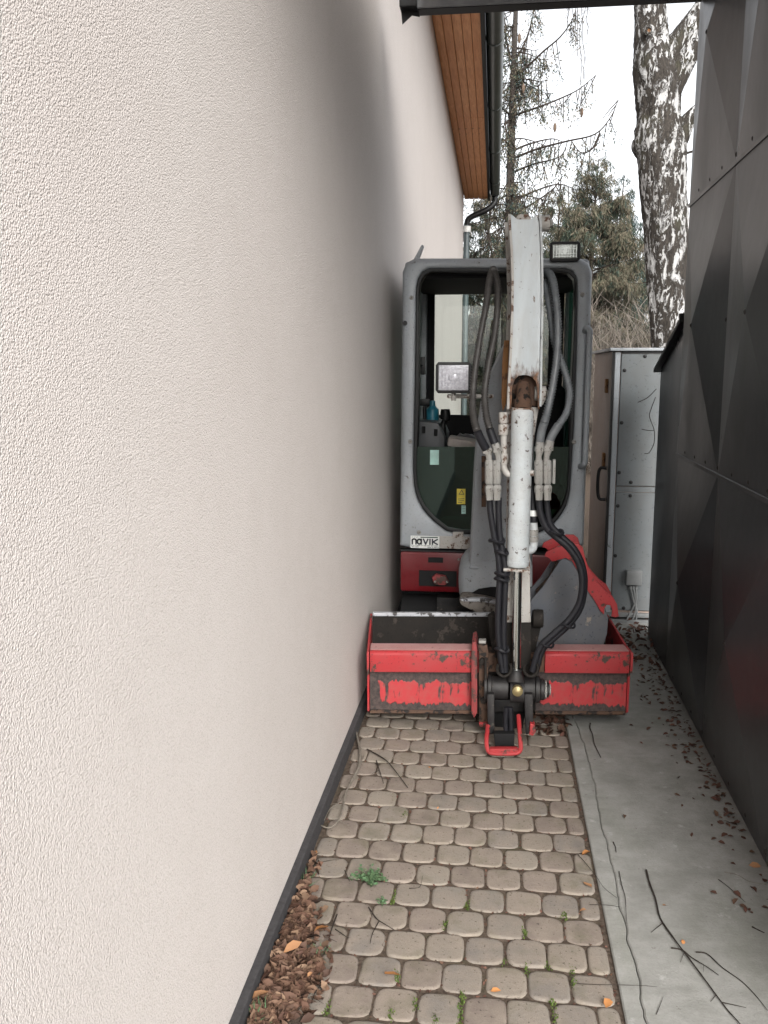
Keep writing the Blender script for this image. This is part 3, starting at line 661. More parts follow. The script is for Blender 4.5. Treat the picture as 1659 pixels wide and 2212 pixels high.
lamp(1188, 522, 1253, 564, YC - .03, M['lensdark']); lm = lamp(941, 782, 1018, 850, 4.02, M['lens'])
a_, b_ = at(968, 856, 4.05), at(1064, 856, 4.2)
MB().cyl(a_, b_, .010, n=10).build('lamp_bracket', M['whitedirty'], lm)
p = at(980, 857, 4.05); MB().cyl(p + Vector((0, 0, .03)), p - Vector((0, 0, .018)), .011, n=10).build('lamp_bolt', M['zinc'], lm)
# red base cover, counterweight, undercarriage
a, b = at(865, 1190, YC - .02), at(1254, 1290, YC - .02)
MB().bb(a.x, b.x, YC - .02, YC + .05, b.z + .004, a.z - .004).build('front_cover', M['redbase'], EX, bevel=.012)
MB().bb(a.x - .002, b.x + .002, YC - .012, YC + .04, a.z - .003, a.z + .006).build('cover_trim', M['black'], EX, smooth=False)
for x0, y0, x1, y1, mt in ((925, 1204, 957, 1216, 'redbase'), (905, 1232, 986, 1268, 'inner')):
    c, d = at(x0, y0, YC - .026), at(x1, y1, YC - .026); MB().bb(c.x, d.x, YC - .0235, YC - .0205, d.z, c.z).build('recess_shade', M['inner'], EX, smooth=False)  # thin dark plates laid on the cover, coloured as shaded recesses
c = at(950, 1252, YC - .05); MB().prism([c + Vector((x, .03, z)) for x, z in ((-.045, .012), (-.02, .03), (.03, .02), (.05, -.012), (.03, -.03), (-.03, -.028))], (0, -.04, 0)).build('slew_lock', M['redworn'], EX, bevel=.006)
for x in (940, 966, 991):
    p = at(x, 1256 if x < 980 else 1208, YC - .08 if x < 980 else YC - .022); MB().cyl(p, p + Vector((0, -.01, 0)), .006, n=8).build('bolt', M['zinc'], EX)
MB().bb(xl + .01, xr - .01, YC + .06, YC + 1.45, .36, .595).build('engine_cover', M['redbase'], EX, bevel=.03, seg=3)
MB().bb(-.30, .30, YC - .0, YC + 1.2, .16, .34).build('lower_frame', M['grease'], EX, smooth=False)
for s_ in (-1, 1):
    xc = -.006 + s_ * .385; pr_ = []
    for k in range(28):
        a = 2 * math.pi * k / 28; yy = (YC + .62) + (.62 if math.cos(a) > 0 else -.62) * .72 + .165 * math.cos(a); pr_.append((xc - .115, yy, .17 + .165 * math.sin(a)))
    tr = MB().prism(pr_, (.23, 0, 0)).build('track', M['inner'], EX)
    for k in range(10): MB().bb(xc - .115, xc + .115, YC + .10 + k * .115, YC + .15 + k * .115, .335, .352).build('track_lug', M['inner'], tr, smooth=False)

# swing post and boom
def dpoly(pts, Y, th, name, mat, parent=EX, bevel=.004): return MB().prism([at(x, y, Y) for x, y in pts], (0, th, 0)).build(name, M[mat], parent, bevel=bevel)
secs = []
for (l, r, y, Y, d) in ((1012, 1150, 1232, 4.50, .26), (1013, 1150, 1216, 4.50, .26), (1018, 1151, 1120, 4.47, .25), (1023, 1152, 1010, 4.40, .24), (1028, 1154, 940, 4.33, .23), (1038, 1156, 868, 4.24, .21), (1056, 1160, 810, 4.16, .19), (1075, 1163, 768, 4.08, .17), (1092, 1165, 735, 4.02, .14)):
    a, b = at(l, y, Y), at(r, y, Y); e = .018
    secs.append([(a.x, Y + e, a.z), (a.x + e * .6, Y, a.z), (b.x - e * .6, Y, b.z), (b.x, Y + e, b.z), (b.x, Y + d, b.z), (a.x, Y + d, a.z)])
MB().loft(secs).build('boom', M['cabgrey'], EX, angle=35)
a, b = at(1014, 1226, 4.49), at(1100, 1226, 4.49)
MB().tube(spline([(a.x + .004, 4.49, a.z + .012), (a.x + .02, 4.485, a.z), (b.x, 4.485, a.z - .002)], 6), .007, 8).build('boom_rim', M['cabgrey'], EX)
# bell shaped cover of the boom foot
bell = []
for (y, l, r, Y) in ((1196, 1015, 1140, 4.53), (1206, 1003, 1145, 4.51), (1222, 993, 1150, 4.48), (1245, 988, 1150, 4.46), (1270, 987, 1150, 4.45), (1290, 988, 1150, 4.45), (1301, 992, 1150, 4.45)):
    a, b = at(l, y, Y), at(r, y, Y); wdt = b.x - a.x
    bell.append([(a.x, Y + .20, a.z), (a.x + .006, Y + .09, a.z), (a.x + wdt * .12, Y + .02, a.z), (a.x + wdt * .3, Y, a.z), (b.x, Y, b.z), (b.x, Y + .20, b.z)])
MB().loft(bell, cap=False).build('boom_foot_cover', M['cabgrey'], EX, angle=60)
dpoly([(1006, 1300), (1014, 1284), (1034, 1272), (1060, 1268), (1150, 1268), (1150, 1312), (1006, 1312)], 4.440, .004, 'foot_opening_shade', 'inner', bevel=0)  # flat dark plate, its colour stands for the shade inside the opening
dpoly([(990, 1296), (1010, 1291), (1046, 1296), (1075, 1303), (1092, 1318), (1092, 1345), (1060, 1342), (1040, 1330), (1015, 1318), (996, 1308)], 4.34, .16, 'swing_casting', 'mudcast', bevel=.018)
dpoly([(994, 1294), (1046, 1293), (1080, 1301), (1080, 1307), (1046, 1301), (996, 1299)], 4.325, .04, 'grease_lip', 'lipsteel', bevel=.004)

# white arm: front plate with arched cut-out, side plates, core, lower beam
def arch(): return [(1162, 884), (1160, 838), (1157, 824), (1150, 815), (1141, 811), (1130, 810), (1120, 812), (1112, 820), (1107, 834), (1105, 884)]
YA = 3.75
def armprofile():
    top = [(1103, 462), (1112, 469), (1118, 474), (1146, 474), (1152, 469), (1158, 462)]
    right = [(1164, 480), (1167, 540), (1168, 600), (1168, 680), (1166, 760), (1165, 884)]
    left = [(1100, 884), (1104, 760), (1107, 680), (1108, 600), (1106, 540), (1102, 480)]
    return top, right, left
t_, r_, l_ = armprofile()
arm = MB().prism([at(x, y, YA) for x, y in t_ + r_ + arch() + l_[0:]], (0, .012, 0)).build('dipper_arm', M['rustnotch'], EX, bevel=.0025)
def sideplate(pts, name, mat, Y0, dep, th):
    secs_ = []
    for x, y, dd in pts:
        p = at(x, y, Y0); secs_.append([(p.x, Y0, p.z), (p.x + th, Y0, p.z), (p.x + th, Y0 + dd, p.z), (p.x, Y0 + dd, p.z)])
    return MB().loft(secs_).build(name, M[mat], arm)
sideplate([(1168.5, 462, .16), (1171, 490, .2), (1173, 540, .24), (1174, 600, .27), (1174, 680, .28), (1172, 760, .27), (1171, 830, .24), (1170, 878, .2)], 'side_plate', 'white', YA - .006, .26, -.009)
sideplate([(1098, 462, .16), (1099, 490, .2), (1103, 540, .24), (1105, 600, .27), (1104, 680, .28), (1101, 760, .27), (1097, 830, .24), (1095, 884, .2)], 'side_plate', 'whitedirty', YA - .006, .26, .010)
sideplate([(1090, 480, .03), (1094, 560, .03), (1096, 640, .03), (1093, 740, .03), (1089, 830, .03), (1086, 884, .03)], 'rear_edge', 'whitedirty', YA + .24, .03, .03)
dpoly([(1089, 735), (1100, 735), (1098, 800), (1094, 870), (1086, 890), (1083, 860), (1085, 780)], YA + .20, .03, 'rust_streak_plate', 'rust', arm)
secs = [[at(l, y, YA + .05), at(r, y, YA + .05), at(r, y, YA + .05) + Vector((0, d, 0)), at(l, y, YA + .05) + Vector((0, d, 0))] for l, r, y, d in ((1107, 1164, 476, .1), (1112, 1168, 640, .2), (1106, 1163, 884, .15))]
MB().loft(secs).build('arm_core', M['rusty'], arm, bevel=.004)
dpoly([(1114, 470), (1122, 462), (1140, 462), (1148, 470), (1146, 478), (1118, 478)], YA + .016, .05, 'pin_end', 'whitedirty', arm, .006)
secs = [[at(l, y, Y), at(r, y, Y), at(r, y, Y) + Vector((0, d, 0)), at(l, y, Y) + Vector((0, d, 0))] for l, r, y, Y, d in ((1094, 1164, 880, YA + .045, .17), (1096, 1152, 960, YA + .035, .17), (1095, 1147, 1100, YA + .02, .16), (1093, 1145, 1240, YA + .005, .15), (1093, 1146, 1330, YA, .13), (1092, 1147, 1345, YA, .13))]
MB().loft(secs).build('lower_beam', M['whitedirty'], arm, bevel=.004)
secs = [[at(l, y, Y), at(r, y, Y), at(r, y, Y) + Vector((0, d, 0)), at(l, y, Y) + Vector((0, d, 0))] for l, r, y, Y, d in ((1092, 1147, 1345.5, YA, .13), (1093, 1147, 1420, YA - .004, .12), (1096, 1144, 1455, YA - .004, .10))]
MB().loft(secs).build('lower_beam_end', M['dirtsteel'], arm, bevel=.004)
for x, y, Y, mt in ((1178, 483, YA + .06, 'whitedirty'), (1170, 850, YA + .06, 'whitedirty')):
    p = at(x, y, Y); bs = MB().cyl(p - Vector((.03, 0, 0)), p + Vector((.018, 0, 0)), .032, n=18).build('pin_boss', M[mt], arm, bevel=.004)
    MB().cyl(p + Vector((.0185, 0, 0)), p + Vector((.03, 0, 0)), .016, n=8).build('pin_bolt', M['zinc'], bs)
dpoly([(1166, 838), (1181, 838), (1180, 862), (1172, 876), (1166, 870)], YA + .03, .05, 'pin_bracket', 'whitedirty', arm)
# bucket cylinder on the front of the arm
YBR = YA - .075
pt, pb = at(1129, 884, YBR), at(1118, 1222, YBR)
ax = (pb - pt); cylr = .0455
brl = MB().tube([pt + ax * t for t in (0, .012, .03, .29 * 2.42, .71, .715, .965, .967, .985, 1)], [cylr * .8, cylr * .96, cylr, cylr, cylr * 1.012, cylr * 1.012, cylr * 1.01, cylr * 1.06, cylr * 1.06, cylr * .98], 32).build('cylinder_barrel', M['white'], EX, angle=25)
MB().tube([pt + Vector((0, .01, .005)) + ax * t for t in (0, .02, .10)], [cylr * .93, cylr * 1.04, cylr * 1.025], 26).build('rusty_collar', M['collar'], brl)
p1 = at(1131, 832, YA + .02)
MB().tube(spline([at(1129, 890, YBR + .01), at(1130, 862, YBR + .05), p1], 5), [.036] * 5 + [.03] * 5 + [.028], 16).build('cylinder_eye', M['rusty'], brl)
pe = at(1115, 1450, YBR)
MB().cyl(pb - ax * .004, pe, .0195, n=24).build('cylinder_rod', M['chrome'], EX)
for x, y, w_ in ((1095, 1230, 34), (1120, 1232, 30)):
    p = at(x + 8, y, YBR - .02); MB().box(p, (.06, .03, .012)).build('barrel_clip', M['whitedirty'], brl, bevel=.003)
# fixed pipe on the left of the barrel, elbow on the right
MB().tube(spline([at(1086, 897, YBR), at(1088, 930, YBR), at(1088, 985, YBR), at(1088, 1008, YBR), at(1094, 1022, YBR), at(1104, 1026, YBR)], 6), .0135, 12).build('oil_pipe', M['whitedirty'], brl)
for y in (902, 928, 992): p = at(1087, y, YBR); MB().cyl(p + Vector((0, 0, .022)), p - Vector((0, 0, .022)), .019 if y != 928 else .021, n=8).build('pipe_nut', M['whitedirty'], brl, bevel=.003)
MB().tube(spline([at(1152, 1120, YBR + .03), at(1153, 1150, YBR + .03), at(1152, 1178, YBR + .03), at(1148, 1187, YBR + .02), at(1136, 1190, YBR)], 6), .018, 12).build('oil_elbow', M['white'], brl)
p = at(1153, 1155, YBR + .03)
for y, m_ in ((1108, 'labelwhite'), (1122, 'rubber'), (1150, 'zinc'), (1164, 'zinc')):
    p = at(1152, y, YBR + .03); MB().cyl(p + Vector((0, 0, .013)), p - Vector((0, 0, .012)), .022 if m_ != 'rubber' else .020, n=10).build('hose_fitting', M[m_], brl, bevel=.002)
MB().tube(spline([at(1146, 1030, YBR + .06), at(1150, 1070, YBR + .05), at(1152, 1106, YBR + .03)], 6), .020, 12).build('hose', M['rubber'], EX)

# hoses
def corr(pts, r, Y, mat='guard', pitch=.0125, plain_end=0):
    P = resample(spline([at(x, y, Yq) for (x, y), Yq in zip(pts, Y)], 12), pitch / 2)
    return MB().tube(P, [r * (1.0 if i % 2 else .62) for i in range(len(P))], 10).build('hose', M[mat], EX, angle=180)
def hose(pts, r, Y, mat='rubber', name='hose'):
    Y = Y if hasattr(Y, '__len__') else [Y] * len(pts)
    return MB().tube(spline([at(x, y, Yq) for (x, y), Yq in zip(pts, Y)], 8), r, 10).build(name, M[mat], EX)
def ys(n, a, b): return [a + (b - a) * i / (n - 1) for i in range(n)]
h1 = [(1062, 588), (1056, 612), (1050, 660), (1036, 735), (1025, 810), (1021, 870), (1024, 905), (1031, 933)]
h2 = [(1068, 588), (1075, 615), (1075, 660), (1068, 725), (1055, 790), (1047, 850), (1050, 895), (1058, 928)]
h3 = [(1176, 590), (1185, 590), (1193, 604), (1200, 640), (1205, 700), (1203, 770), (1193, 840), (1181, 895), (1175, 915)]
h4 = [(1176, 606), (1182, 635), (1190, 690), (1198, 740), (1214, 785), (1228, 830), (1230, 862), (1222, 895), (1207, 918)]
corr(h1, .0165, ys(8, 3.98, 3.62)); corr(h2, .0165, ys(8, 3.98, 3.66)); corr(h3, .0185, ys(9, 3.95, 3.66), 'guardlight'); corr(h4, .0165, ys(9, 3.95, 3.66), 'guardlight')
hose([(1031, 932), (1040, 952), (1050, 970)], .0175, ys(3, 3.62, 3.64)); hose([(1058, 927), (1065, 948), (1072, 966)], .0175, ys(3, 3.66, 3.66))
hose([(1175, 914), (1169, 936), (1166, 962)], .0175, 3.66, 'guardlight'); hose([(1207, 917), (1193, 940), (1184, 962)], .0175, 3.66, 'guardlight')
hose([(1060, 588), (1066, 580), (1072, 588)], .012, 3.99, 'guard', 'hose_bend')
for pts in ([(1046, 962), (1052, 974), (1056, 986), (1057, 998)], [(1069, 958), (1074, 972), (1076, 985), (1077, 998)], [(1167, 955), (1166, 970), (1164, 985), (1164, 998)], [(1189, 952), (1184, 968), (1181, 985), (1180, 998)]):
    P = [at(x, y, 3.645) for x, y in pts]; m_ = MB().tube(P, [.017, .019, .012, .014], 8)
    m_.cyl(P[1] + Vector((0, 0, .010)), P[1] - Vector((0, 0, .010)), .0215, n=6).build('hose_fitting', M['zinc'], EX, angle=30)
for x0, x1 in ((1048, 1081), (1155, 1190)):     # valve blocks
    for x in (x0 + 9, x1 - 8):
        vb = MB().tube([at(x, y, 3.64) for y in (994, 998, 1042, 1046)], [.015, .0185, .0185, .014], 8).build('check_valve', M['zinc'], EX, angle=30)
        MB().tube([at(x, y, 3.64) for y in (1047, 1052, 1053, 1062, 1066, 1080)], [.014, .020, .020, .019, .016, .015], 6).build('valve_nut', M['zinc'], vb, angle=30)
    p = at((x0 + x1) / 2, 1020, 3.665); MB().box(p, (.014, .02, .085)).build('valve_bracket', M['zinc'], EX, bevel=.002)
dpoly([(1040, 985), (1050, 985), (1050, 1095), (1040, 1095)], 4.30, .01, 'worn_label', 'rusty', bevel=0)
P = at(1190, 1018, 3.67); MB().box(P + Vector((.012, 0, 0)), (.012, .03, .10)).build('valve_bracket', M['zinc'], EX, bevel=.002)
p = at(1146, 1022, 3.66); MB().cyl(p - Vector((.01, 0, 0)), p + Vector((.035, 0, 0)), .013, n=8).build('cross_pipe', M['whitedirty'], EX)
lo1 = [(1057, 1075), (1060, 1110), (1068, 1160), (1077, 1205), (1079, 1250), (1077, 1300), (1076, 1360), (1080, 1410), (1086, 1452)]
lo2 = [(1077, 1075), (1077, 1110), (1080, 1160), (1088, 1205), (1092, 1240), (1090, 1300), (1088, 1360), (1089, 1410), (1092, 1452)]
hose(lo1, .0135, 3.66); hose(lo2, .0135, 3.665)
lo3 = [(1164, 1075), (1168, 1110), (1182, 1142), (1205, 1163), (1232, 1188), (1252, 1222), (1258, 1262), (1250, 1306), (1228, 1340), (1195, 1370), (1166, 1400), (1150, 1450)]
lo4 = [(1180, 1075), (1183, 1105), (1190, 1135), (1214, 1160), (1240, 1185), (1258, 1222), (1263, 1262), (1255, 1310), (1232, 1346), (1200, 1376), (1172, 1404), (1158, 1450)]
hose(lo3, .0145, ys(12, 3.66, 3.66)); hose(lo4, .0135, ys(12, 3.67, 3.675))
def tie(x, y, Y, rx, rz=.011):
    p = at(x, y, Y); pts = [(p.x + rx * math.cos(a), p.y + .03 * math.sin(a), p.z + .006 * math.sin(a * 2)) for a in [2 * math.pi * k / 14 for k in range(15)]]
    MB().tube(pts, rz, 6, cap=False).build('hose_tie', M['rubber'], EX)
for x, y, rx in ((1073, 1168, .030), (1084, 1192, .026), (1085, 1238, .028), (1084, 1250, .028), (1084, 1402, .026), (1201, 1150, .028)): tie(x, y, 3.662, rx, .0075)
for x, y in ((1226, 1350), (1180, 1392)): tie(x, y, 3.668, .03, .005)

# linkage, pins and coupler
def lk(pts, Y, th, name, mat): return dpoly(pts, Y, th, name, mat, EX, .005)
lk([(1054, 1330), (1066, 1322), (1076, 1335), (1078, 1380), (1080, 1440), (1070, 1450), (1062, 1400), (1056, 1360)], 3.80, .03, 'link_bar', 'dirtsteel')
lk([(1150, 1322), (1164, 1318), (1172, 1330), (1170, 1350), (1160, 1390), (1150, 1440), (1142, 1440), (1144, 1380)], 3.80, .03, 'link_bar', 'dirtsteel')
p = at(1166, 1336, 3.79); MB().cyl(p - Vector((.03, 0, 0)), p + Vector((.015, 0, 0)), .040, n=18).build('link_pin', M['dirtsteel'], EX, bevel=.006)
c0, c1 = at(1050, 1484, 3.70), at(1160, 1484, 3.70)
def hub(x0, x1, r_, mat='grease', bev=.003):
    a, b = at(x0, 1483, 3.70), at(x1, 1483, 3.70); return MB().cyl((a.x, 3.70, c0.z), (b.x, 3.70, c0.z), r_, n=26).build('pivot_hub', M[mat], EX, bevel=bev)
hub(1046, 1052, .062); hub(1053, 1062, .054); hub(1062.5, 1098, .050); hub(1130, 1155, .052); hub(1156, 1166, .058); hub(1167, 1176, .046); hub(1176.5, 1181, .040, 'zinc'); hub(1181.5, 1186, .033, 'grease'); hub(1186.5, 1190, .024, 'zinc')
MB().tube([(pe.x, YBR, pe.z + .012), (pe.x, YBR, pe.z - .01), (pe.x, 3.66, c0.z + .04)], [.030, .031, .038], 18).build('rod_end', M['grease'], EX)
MB().cyl((pe.x + .005 - .030, 3.665, c0.z), (pe.x + .005 + .030, 3.665, c0.z), .050, n=24).build('rod_eye', M['grease'], EX, bevel=.004)
p = at(1118, 1494, 3.60); MB().tube([p + Vector((0, .02, 0)), p, p - Vector((0, .008, 0))], [.024, .022, .010], 16).build('grease_nipple', M['brass'], EX)
for x, dx in ((1089, 0), (1147, 0)):
    c = at(x, 1443, 3.645); pts = [(c.x + .030 * math.cos(a), c.y + .012 * math.sin(a * .5), c.z + .034 * math.sin(a)) for a in [R(-215 + 250 * k / 18) if x < 1100 else R(-215 + 250 * k / 18) for k in range(19)]]
    MB().tube(pts, .0065, 8).build('hose_hook', M['dirtsteel'], EX)
lk([(1046, 1422), (1051, 1420), (1052, 1500), (1046, 1500)], 3.66, .02, 'lock_plate', 'dirtsteel')
# coupler plates
lk([(1020, 1388), (1028, 1386), (1031, 1400), (1031, 1540), (1024, 1552), (1018, 1540), (1018, 1410)], 3.715, .16, 'hanger_plate', 'redworn')
lk([(1034, 1392), (1052, 1392), (1055, 1412), (1054, 1560), (1035, 1560)], 3.70, .03, 'hanger_plate', 'rusty')
lk([(1034, 1384), (1050, 1384), (1050, 1391), (1034, 1391)], 3.695, .04, 'hanger_bolt', 'zinc')
for x, y in ((1043, 1428), (1045, 1512)):
    p = at(x, y, 3.698); MB().tube([p, p - Vector((0, .012, 0)), p - Vector((0, .016, 0))], [.018, .016, .008], 6).build('coupler_bolt', M['dirtsteel'], EX)
lk([(1034, 1560.5), (1053, 1560.5), (1053, 1570), (1036, 1570)], 3.70, .03, 'coupler_foot', 'red')
lk([(1052, 1500), (1068, 1500), (1068, 1585), (1054, 1588)], 3.62, .14, 'coupler_fork', 'grease')
lk([(1132, 1500), (1151, 1500), (1152, 1582), (1136, 1588)], 3.62, .14, 'coupler_fork', 'grease')
lk([(1068, 1512), (1132, 1512), (1132, 1538), (1068, 1538)], 3.76, .05, 'coupler_back', 'grease')
lk([(1066, 1538), (1134, 1538), (1126, 1600), (1072, 1600)], 3.82, .03, 'coupler_back', 'inner')
lk([(1145, 1562), (1155, 1566), (1158, 1580), (1152, 1590), (1143, 1588)], 3.60, .05, 'coupler_hook', 'red')
hose([(1094, 1528), (1092, 1560), (1094, 1590), (1093, 1612)], .011, 3.60); hose([(1102, 1528), (1104, 1560), (1104, 1590), (1105, 1612)], .011, 3.60); hose([(1098, 1528), (1098, 1560), (1099, 1590)], .011, 3.63)
# red loop at the foot
pz = [gz(1050, 1612, .05), gz(1052, 1624, .014), gz(1075, 1630, .014), gz(1108, 1630, .014), gz(1127, 1622, .014), gz(1126, 1610, .05)]
V = [at(1054, 1568, 3.60), at(1051, 1600, 3.52), at(1054, 1620, 3.50), at(1066, 1627, 3.49), at(1112, 1627, 3.49), at(1124, 1619, 3.50), at(1124, 1600, 3.52), at(1120, 1545, 3.62)]
MB().tube(spline(V, 5), [.0095] * (len(spline(V, 5))), 8).build('coupler_loop', M['red'], EX)
lk([(1058, 1618), (1118, 1618), (1120, 1625), (1104, 1630), (1070, 1630), (1058, 1626)], 3.485, .03, 'loop_plate', 'red')
lk([(1066, 1585), (1112, 1585), (1110, 1616), (1070, 1616)], 3.56, .04, 'coupler_tongue', 'inner')

# ------------------------------------------------------------ wide grading bucket, carried on the coupler
BO = Vector((.0385, 3.812, .058)); BA = math.atan2(.13, 1.207); BX = Vector((math.cos(BA), math.sin(BA), 0)); BY = Vector((-math.sin(BA), math.cos(BA), 0))
def bk(u, d, z): return BO + BX * u + BY * d + Vector((0, 0, z))
HB = .585
prof = [(-.012, .235), (-.012, .03), (.02, .006), (.10, 0), (.22, .008), (.33, .055), (.395, .15), (.415, .24), (.42, .358)]
def bshell(th):
    pi = []
    for i, (d, z) in enumerate(prof):
        a = Vector(prof[max(i - 1, 0)]); b = Vector(prof[min(i + 1, len(prof) - 1)]); t = (b - a).normalized(); n_ = Vector((-t.y, t.x)); n_ = n_ if n_.dot(Vector((.2, .3)) - Vector((d, z))) > 0 else -n_
        pi.append((d + n_.x * th, z + n_.y * th))
    return pi
pin = bshell(.012); loop = prof + pin[::-1]
shell = MB().loft([[bk(u, d, z) for d, z in loop] for u in (-HB + .012, HB - .012)]).build('grading_bucket', M['dirtsteel'], EX, angle=35)
for s_ in (-1, 1):
    u = s_ * (HB - .005)
    MB().prism([bk(u - .005, d, z) for d, z in [(-.06, .318), (-.06, .225), (-.022, .22), (-.022, .03)] + prof[2:] + [(.30, .345), (.06, .318)]], BX * .010).build('end_plate', M['red'], shell, bevel=.002)
bx0 = MB()
for (u0, u1) in ((-HB + .013, -.085), (.20, HB - .013)):
    MB().prism([bk(u0, -.055, .222), bk(u0, -.055, .306), bk(u0, -.043, .318), bk(u0, .05, .318), bk(u0, .05, .222)], BX * (u1 - u0)).build('beam', M['red'], shell, bevel=.006)
    MB().prism([bk(u0 + .002, -.040, .3195), bk(u0 + .002, .052, .3195), bk(u0 + .002, .052, .3215), bk(u0 + .002, -.040, .3215)], BX * (u1 - u0 - .004)).build('beam_top', M['rimdust'], shell, smooth=False)
MB().prism([bk(-.084, -.050, .225), bk(-.084, -.050, .31), bk(-.084, .05, .31), bk(-.084, .05, .225)], BX * .283).build('beam_core', M['rusty'], shell, bevel=.004)
for (u0, u1) in ((-HB + .013, -.06), (.17, HB - .013)):
    MB().prism([bk(u0, -.0135, .034), bk(u0, -.0135, .221), bk(u0, -.0185, .221), bk(u0, -.0185, .034)], BX * (u1 - u0)).build('back_plate', M['flaked'], shell, smooth=False)
    MB().prism([bk(u0, -.012, .012), bk(u0, -.012, .033), bk(u0, -.020, .033), bk(u0, -.024, .02)], BX * (u1 - u0)).build('bottom_edge', M['rusty'], shell, smooth=False)
MB().prism([bk(-HB + .013, .398, .349), bk(-HB + .013, .398, .3665), bk(-HB + .013, .424, .3665), bk(-HB + .013, .424, .349)], BX * (2 * HB - .026)).build('cutting_edge', M['lipsteel'], shell, bevel=.003)

# ------------------------------------------------------------ narrow digging bucket standing inside the wide one
DY, DW = 3.985, .19
DB = empty('digging_bucket', (.35, DY + .1, .02), 'narrow grey digging bucket with red hook plate, standing upright inside the wide red bucket', 'bucket')
sp = [(1214, 1206), (1196, 1232), (1172, 1268), (1146, 1298), (1130, 1340), (1128, 1400), (1140, 1450), (1180, 1478), (1235, 1478), (1275, 1450), (1300, 1405), (1311, 1370), (1314, 1336), (1306, 1310), (1290, 1290), (1270, 1262), (1252, 1228), (1240, 1214), (1228, 1208)]
MB().prism([at(x, y, DY) for x, y in sp], (0, .012, 0)).build('side_plate', M['bucketgrey'], DB, bevel=.003)
MB().prism([at(x, y, DY) + Vector((0, DW, 0)) for x, y in sp], (0, .012, 0)).build('side_plate', M['bucketgrey'], DB, bevel=.003)
wrap = [at(x, y, DY + .013) for x, y in sp[4:16]]
secs = []
for p in wrap:
    c = at(1220, 1340, DY + .013); n_ = (c - p).normalized() * .010
    secs.append([p, p + Vector((0, DW - .026, 0)), p + n_ + Vector((0, DW - .026, 0)), p + n_])
MB().loft(secs).build('shell', M['rusty'], DB, angle=60)
ear = [(1176, 1200), (1180, 1191), (1205, 1179), (1232, 1173), (1248, 1173), (1258, 1181), (1264, 1206), (1272, 1228), (1286, 1252), (1304, 1272), (1322, 1286), (1332, 1304), (1336, 1330), (1328, 1332), (1320, 1330), (1322, 1316), (1318, 1306), (1310, 1305), (1305, 1312), (1304, 1326), (1296, 1318), (1284, 1296), (1262, 1264), (1248, 1232), (1236, 1212), (1222, 1204), (1206, 1208), (1192, 1212), (1186, 1204)]
for dy in (-.014, DW + .013): MB().prism([at(x, y, DY) + Vector((0, dy, 0)) for x, y in ear], (0, .013, 0)).build('hook_plate', M['red'], DB, bevel=.002)
secs = [[at(x, y, DY + .013), at(x, y, DY + .013) + Vector((0, DW - .026, 0)), at(x + 8, y + 4, DY + .013) + Vector((0, DW - .026, 0)), at(x + 8, y + 4, DY + .013)] for x, y in ((1196, 1212), (1206, 1230), (1190, 1262), (1160, 1292))]
MB().loft(secs).build('front_shell', M['rusty'], DB, angle=60)

# ------------------------------------------------------------ trees and brush behind
def rawmesh(name, V, F, mat, parent=None, origin=(0, 0, 0), smooth=False):
    me = bpy.data.meshes.new(name); V = np.asarray(V, dtype=np.float32).reshape(-1, 3) - np.array(origin, dtype=np.float32); F = np.asarray(F, dtype=np.int32)
    k = F.shape[1]; me.vertices.add(len(V)); me.vertices.foreach_set('co', V.ravel()); me.loops.add(F.size); me.loops.foreach_set('vertex_index', F.ravel())
    me.polygons.add(len(F)); me.polygons.foreach_set('loop_start', np.arange(0, F.size, k, dtype=np.int32)); me.polygons.foreach_set('loop_total', np.full(len(F), k, dtype=np.int32))
    me.materials.append(mat); me.update(calc_edges=True)
    if smooth: me.polygons.foreach_set('use_smooth', [True] * len(F))
    return link(name, me, origin, parent)
def blades(P, D, Ln, Wd, rng):                 # slim leaf-sized quads
    n = len(P); P = np.asarray(P); D = np.asarray(D); D = D / np.linalg.norm(D, axis=1, keepdims=True)
    s_ = rng.normal(size=(n, 3)); s_ = np.cross(D, s_); s_ /= np.linalg.norm(s_, axis=1, keepdims=True)
    Ln = np.broadcast_to(np.asarray(Ln), (n,))[:, None]; Wd = np.broadcast_to(np.asarray(Wd), (n,))[:, None]
    V = np.stack([P - s_ * Wd * .3, P + D * Ln * .5 - s_ * Wd * .5, P + D * Ln, P + D * Ln * .5 + s_ * Wd * .5], 1)
    return V.reshape(-1, 3), np.arange(4 * n).reshape(n, 4)
def hang(points, per, ln, wd, spread, rng, down=-1.0):
    pts = np.repeat(np.asarray(points), per, 0); n = len(pts); pts = pts + rng.normal(size=(n, 3)) * .02
    D = np.stack([rng.normal(size=n) * spread, rng.normal(size=n) * spread, np.full(n, down)], 1); L = ln * rng.uniform(.4, 1.25, n)
    # a hanging strand is a chain of short blades
    k = 3; t = np.repeat(rng.uniform(0, 1, n)[:, None], 3, 1)
    return blades(pts + D * (L[:, None] * t * .8), D + rng.normal(size=(n, 3)) * .35, L * .55, wd * rng.uniform(.6, 1.3, n), rng)
